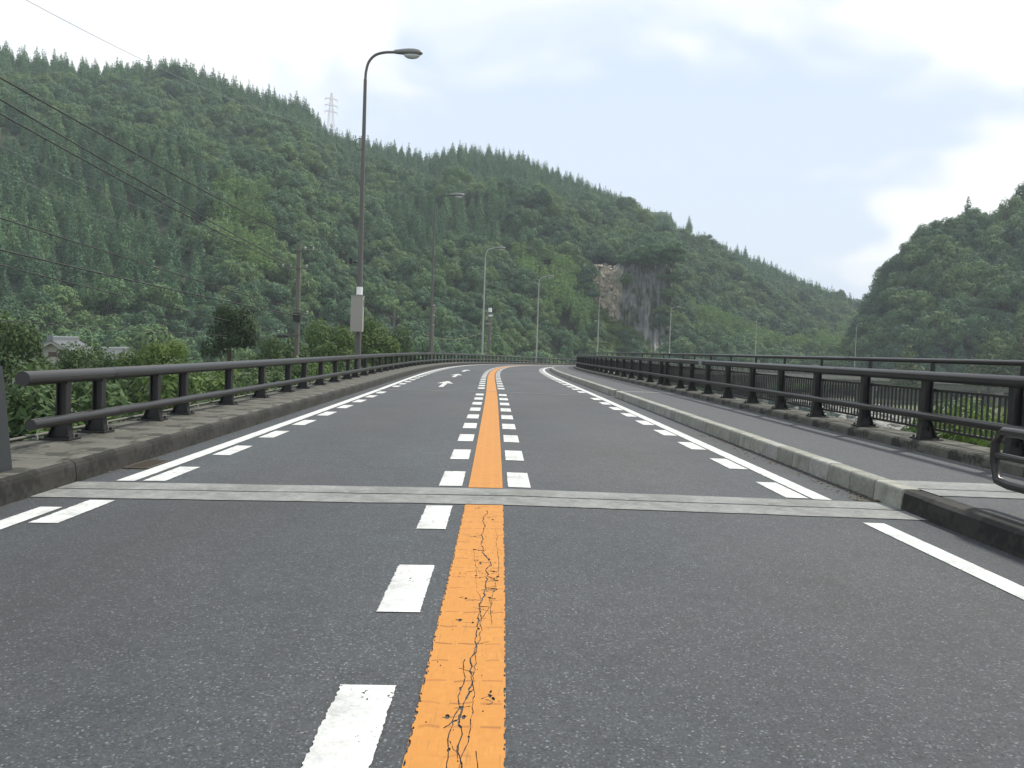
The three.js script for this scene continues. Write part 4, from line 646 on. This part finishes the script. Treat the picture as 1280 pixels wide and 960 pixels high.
// ---------------------------------------------------------------- utility poles, wires, pylon
{
  const pole = (px, py, d, rad, arms, label, mat = M.poleConc) => { const p = at(px, py, d), base = groundY(p.x, p.z), t = thing('utility_pole', label, 'utility pole'); t.position.set(p.x, base, p.z); const H = p.y - base; mesh('shaft', cyl(rad * 1.25, rad, H, 0, 0, 0, 12), mat, t); for (const [dy, x0, x1, ins] of arms) { mesh('crossarm', bx(x1 - x0, 0.065, 0.065, (x0 + x1) / 2, H - dy, 0.2), M.poleConc, t); for (const x of ins) mesh('insulator', merge([cyl(0.045, 0.06, 0.12, x, H - dy + 0.05, 0.2, 8), cyl(0.07, 0.04, 0.05, x, H - dy + 0.17, 0.2, 8)]), M.galvWeathered, t); } return [t, p, H]; };
  const [t1, p1, H1] = pole(374, 306, 47, 0.125, [[0.35, -0.15, 0.95, [0.85, 0.4]], [1.35, -0.95, 0.6, [-0.85, -0.4, 0.5]], [3.95, -0.2, 0.75, [0.6]], [5.1, -1.1, 0.2, [-1.0]]], 'tall concrete utility pole with crossarms among the trees behind the guardrail');
  mesh('step_bracket', bx(0.42, 0.5, 0.4, 0, H1 - 4.1, 0), M.wire, t1); mesh('splice_box', bx(0.62, 0.14, 0.14, -0.75, H1 - 5.22, 0.2), M.wire, t1);
  pole(493, 386, 105, 0.11, [[1.1, -0.35, 0.6, [-0.3, 0.55]], [2.2, -1.05, 0.7, [-0.95, 0.6]]], 'thin distant utility pole with two crossarms and guy wires');
  const [t3, , H3] = pole(612.5, 390, 112, 0.20, [], 'short grey concrete pole with a white cap beside the third lamp'); mesh('white_cap', merge([cyl(0.26, 0.22, 0.55, 0, H3, 0, 12), bx(0.5, 0.22, 0.3, 0.1, H3 - 0.5, 0.1)]), M.white, t3); mesh('bracket', bx(0.6, 0.12, 0.2, -0.2, H3 - 1.6, 0.15), M.galvWeathered, t3);
  const [t4, , H4] = pole(541, 380, 92, 0.21, [], 'grey concrete pole behind the second lamp'); for (const dy of [0.2, 1.3, 2.4]) mesh('band', cyl(0.27, 0.27, 0.12, 0, H4 - dy, 0, 12), M.galvWeathered, t4);
  const wire = (A, Bv, sag, rad, mat, label, group, over = 1) => { const e = A.clone().lerp(Bv, over), pts = []; for (let i = 0; i <= 24; i++) { const q = i / 24, p = A.clone().lerp(e, q); p.y -= 4 * sag * q * (1 - q); pts.push(p); } const t = thing('overhead_wire', label, 'wire', group); mesh('cable', new THREE.TubeGeometry(new THREE.CatmullRomCurve3(pts), 40, rad, 5), mat, t); };
  const hi = 'black power wire running up from the top of the concrete utility pole', lo = 'black cable running from the lower brackets of the concrete utility pole';
  for (const [x, dy, y0] of [[0.85, 0.15, 84], [-0.4, 1.15, 111], [-0.85, 1.15, 129]]) wire(new THREE.Vector3(p1.x + x, p1.y - dy, p1.z + 0.2), at(0, y0, 22), 0.28, 0.023, M.wire, hi, 'wires from the top of the utility pole', 1.7);
  for (const [x, dy, y0, rad] of [[0.55, 3.8, 263, 0.019], [0, 4.0, 303, 0.024], [-0.95, 4.95, 322, 0.018], [-1.0, 5.3, 391, 0.014]]) wire(new THREE.Vector3(p1.x + x, p1.y - dy, p1.z + 0.2), at(0, y0, 22), 0.2, rad, M.wire, lo, 'cables from the lower brackets of the utility pole', 1.7);
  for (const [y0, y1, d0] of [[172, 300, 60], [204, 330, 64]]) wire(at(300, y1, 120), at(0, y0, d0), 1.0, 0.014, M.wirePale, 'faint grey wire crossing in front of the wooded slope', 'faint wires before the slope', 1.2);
  const q2 = at(494, 397, 105); for (const x of [0.85, 0.4]) wire(new THREE.Vector3(p1.x + x, p1.y - 0.2, p1.z + 0.2), new THREE.Vector3(q2.x + x - 0.3, q2.y, q2.z), 0.9, 0.013, M.wire, 'slack wire between the two utility poles', 'wires between the utility poles');
  wire(at(373, 395, 47), at(493, 408, 105), 0.9, 0.02, M.wire, 'thick lower cable between the two utility poles');
  wire(at(528, 417, 92), at(606, 414, 96), 0.8, 0.022, M.yellow, 'yellow sleeved cable sagging between two short concrete poles');
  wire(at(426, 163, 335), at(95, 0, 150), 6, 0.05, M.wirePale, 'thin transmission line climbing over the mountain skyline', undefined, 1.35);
  for (const dx of [-1, 1]) wire(at(493, 412, 105), at(493 + dx * 10, 436, 105), 0, 0.02, M.galvWeathered, 'guy wire staying the thin distant utility pole', 'guy wires');
  // lattice pylon on the ridge
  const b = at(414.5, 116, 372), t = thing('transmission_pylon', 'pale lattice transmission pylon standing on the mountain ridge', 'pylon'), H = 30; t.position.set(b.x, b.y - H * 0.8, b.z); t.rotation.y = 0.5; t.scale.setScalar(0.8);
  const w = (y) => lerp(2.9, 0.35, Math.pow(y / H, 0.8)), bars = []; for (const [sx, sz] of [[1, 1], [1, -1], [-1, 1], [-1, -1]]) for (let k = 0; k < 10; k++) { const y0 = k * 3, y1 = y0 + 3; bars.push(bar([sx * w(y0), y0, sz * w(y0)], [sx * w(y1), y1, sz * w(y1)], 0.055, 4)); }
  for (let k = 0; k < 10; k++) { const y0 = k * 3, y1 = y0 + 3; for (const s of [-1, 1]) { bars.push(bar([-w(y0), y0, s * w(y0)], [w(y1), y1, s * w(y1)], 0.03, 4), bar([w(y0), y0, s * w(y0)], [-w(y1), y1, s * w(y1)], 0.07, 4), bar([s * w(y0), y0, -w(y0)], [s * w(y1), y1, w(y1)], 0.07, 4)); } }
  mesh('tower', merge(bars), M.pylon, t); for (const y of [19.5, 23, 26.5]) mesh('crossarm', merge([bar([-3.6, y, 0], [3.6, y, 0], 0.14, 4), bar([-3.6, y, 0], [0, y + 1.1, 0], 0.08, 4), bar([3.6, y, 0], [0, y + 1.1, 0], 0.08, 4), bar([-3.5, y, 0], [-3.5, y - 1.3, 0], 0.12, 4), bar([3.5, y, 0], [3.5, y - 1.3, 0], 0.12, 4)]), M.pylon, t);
}
renderer.render(scene, camera);
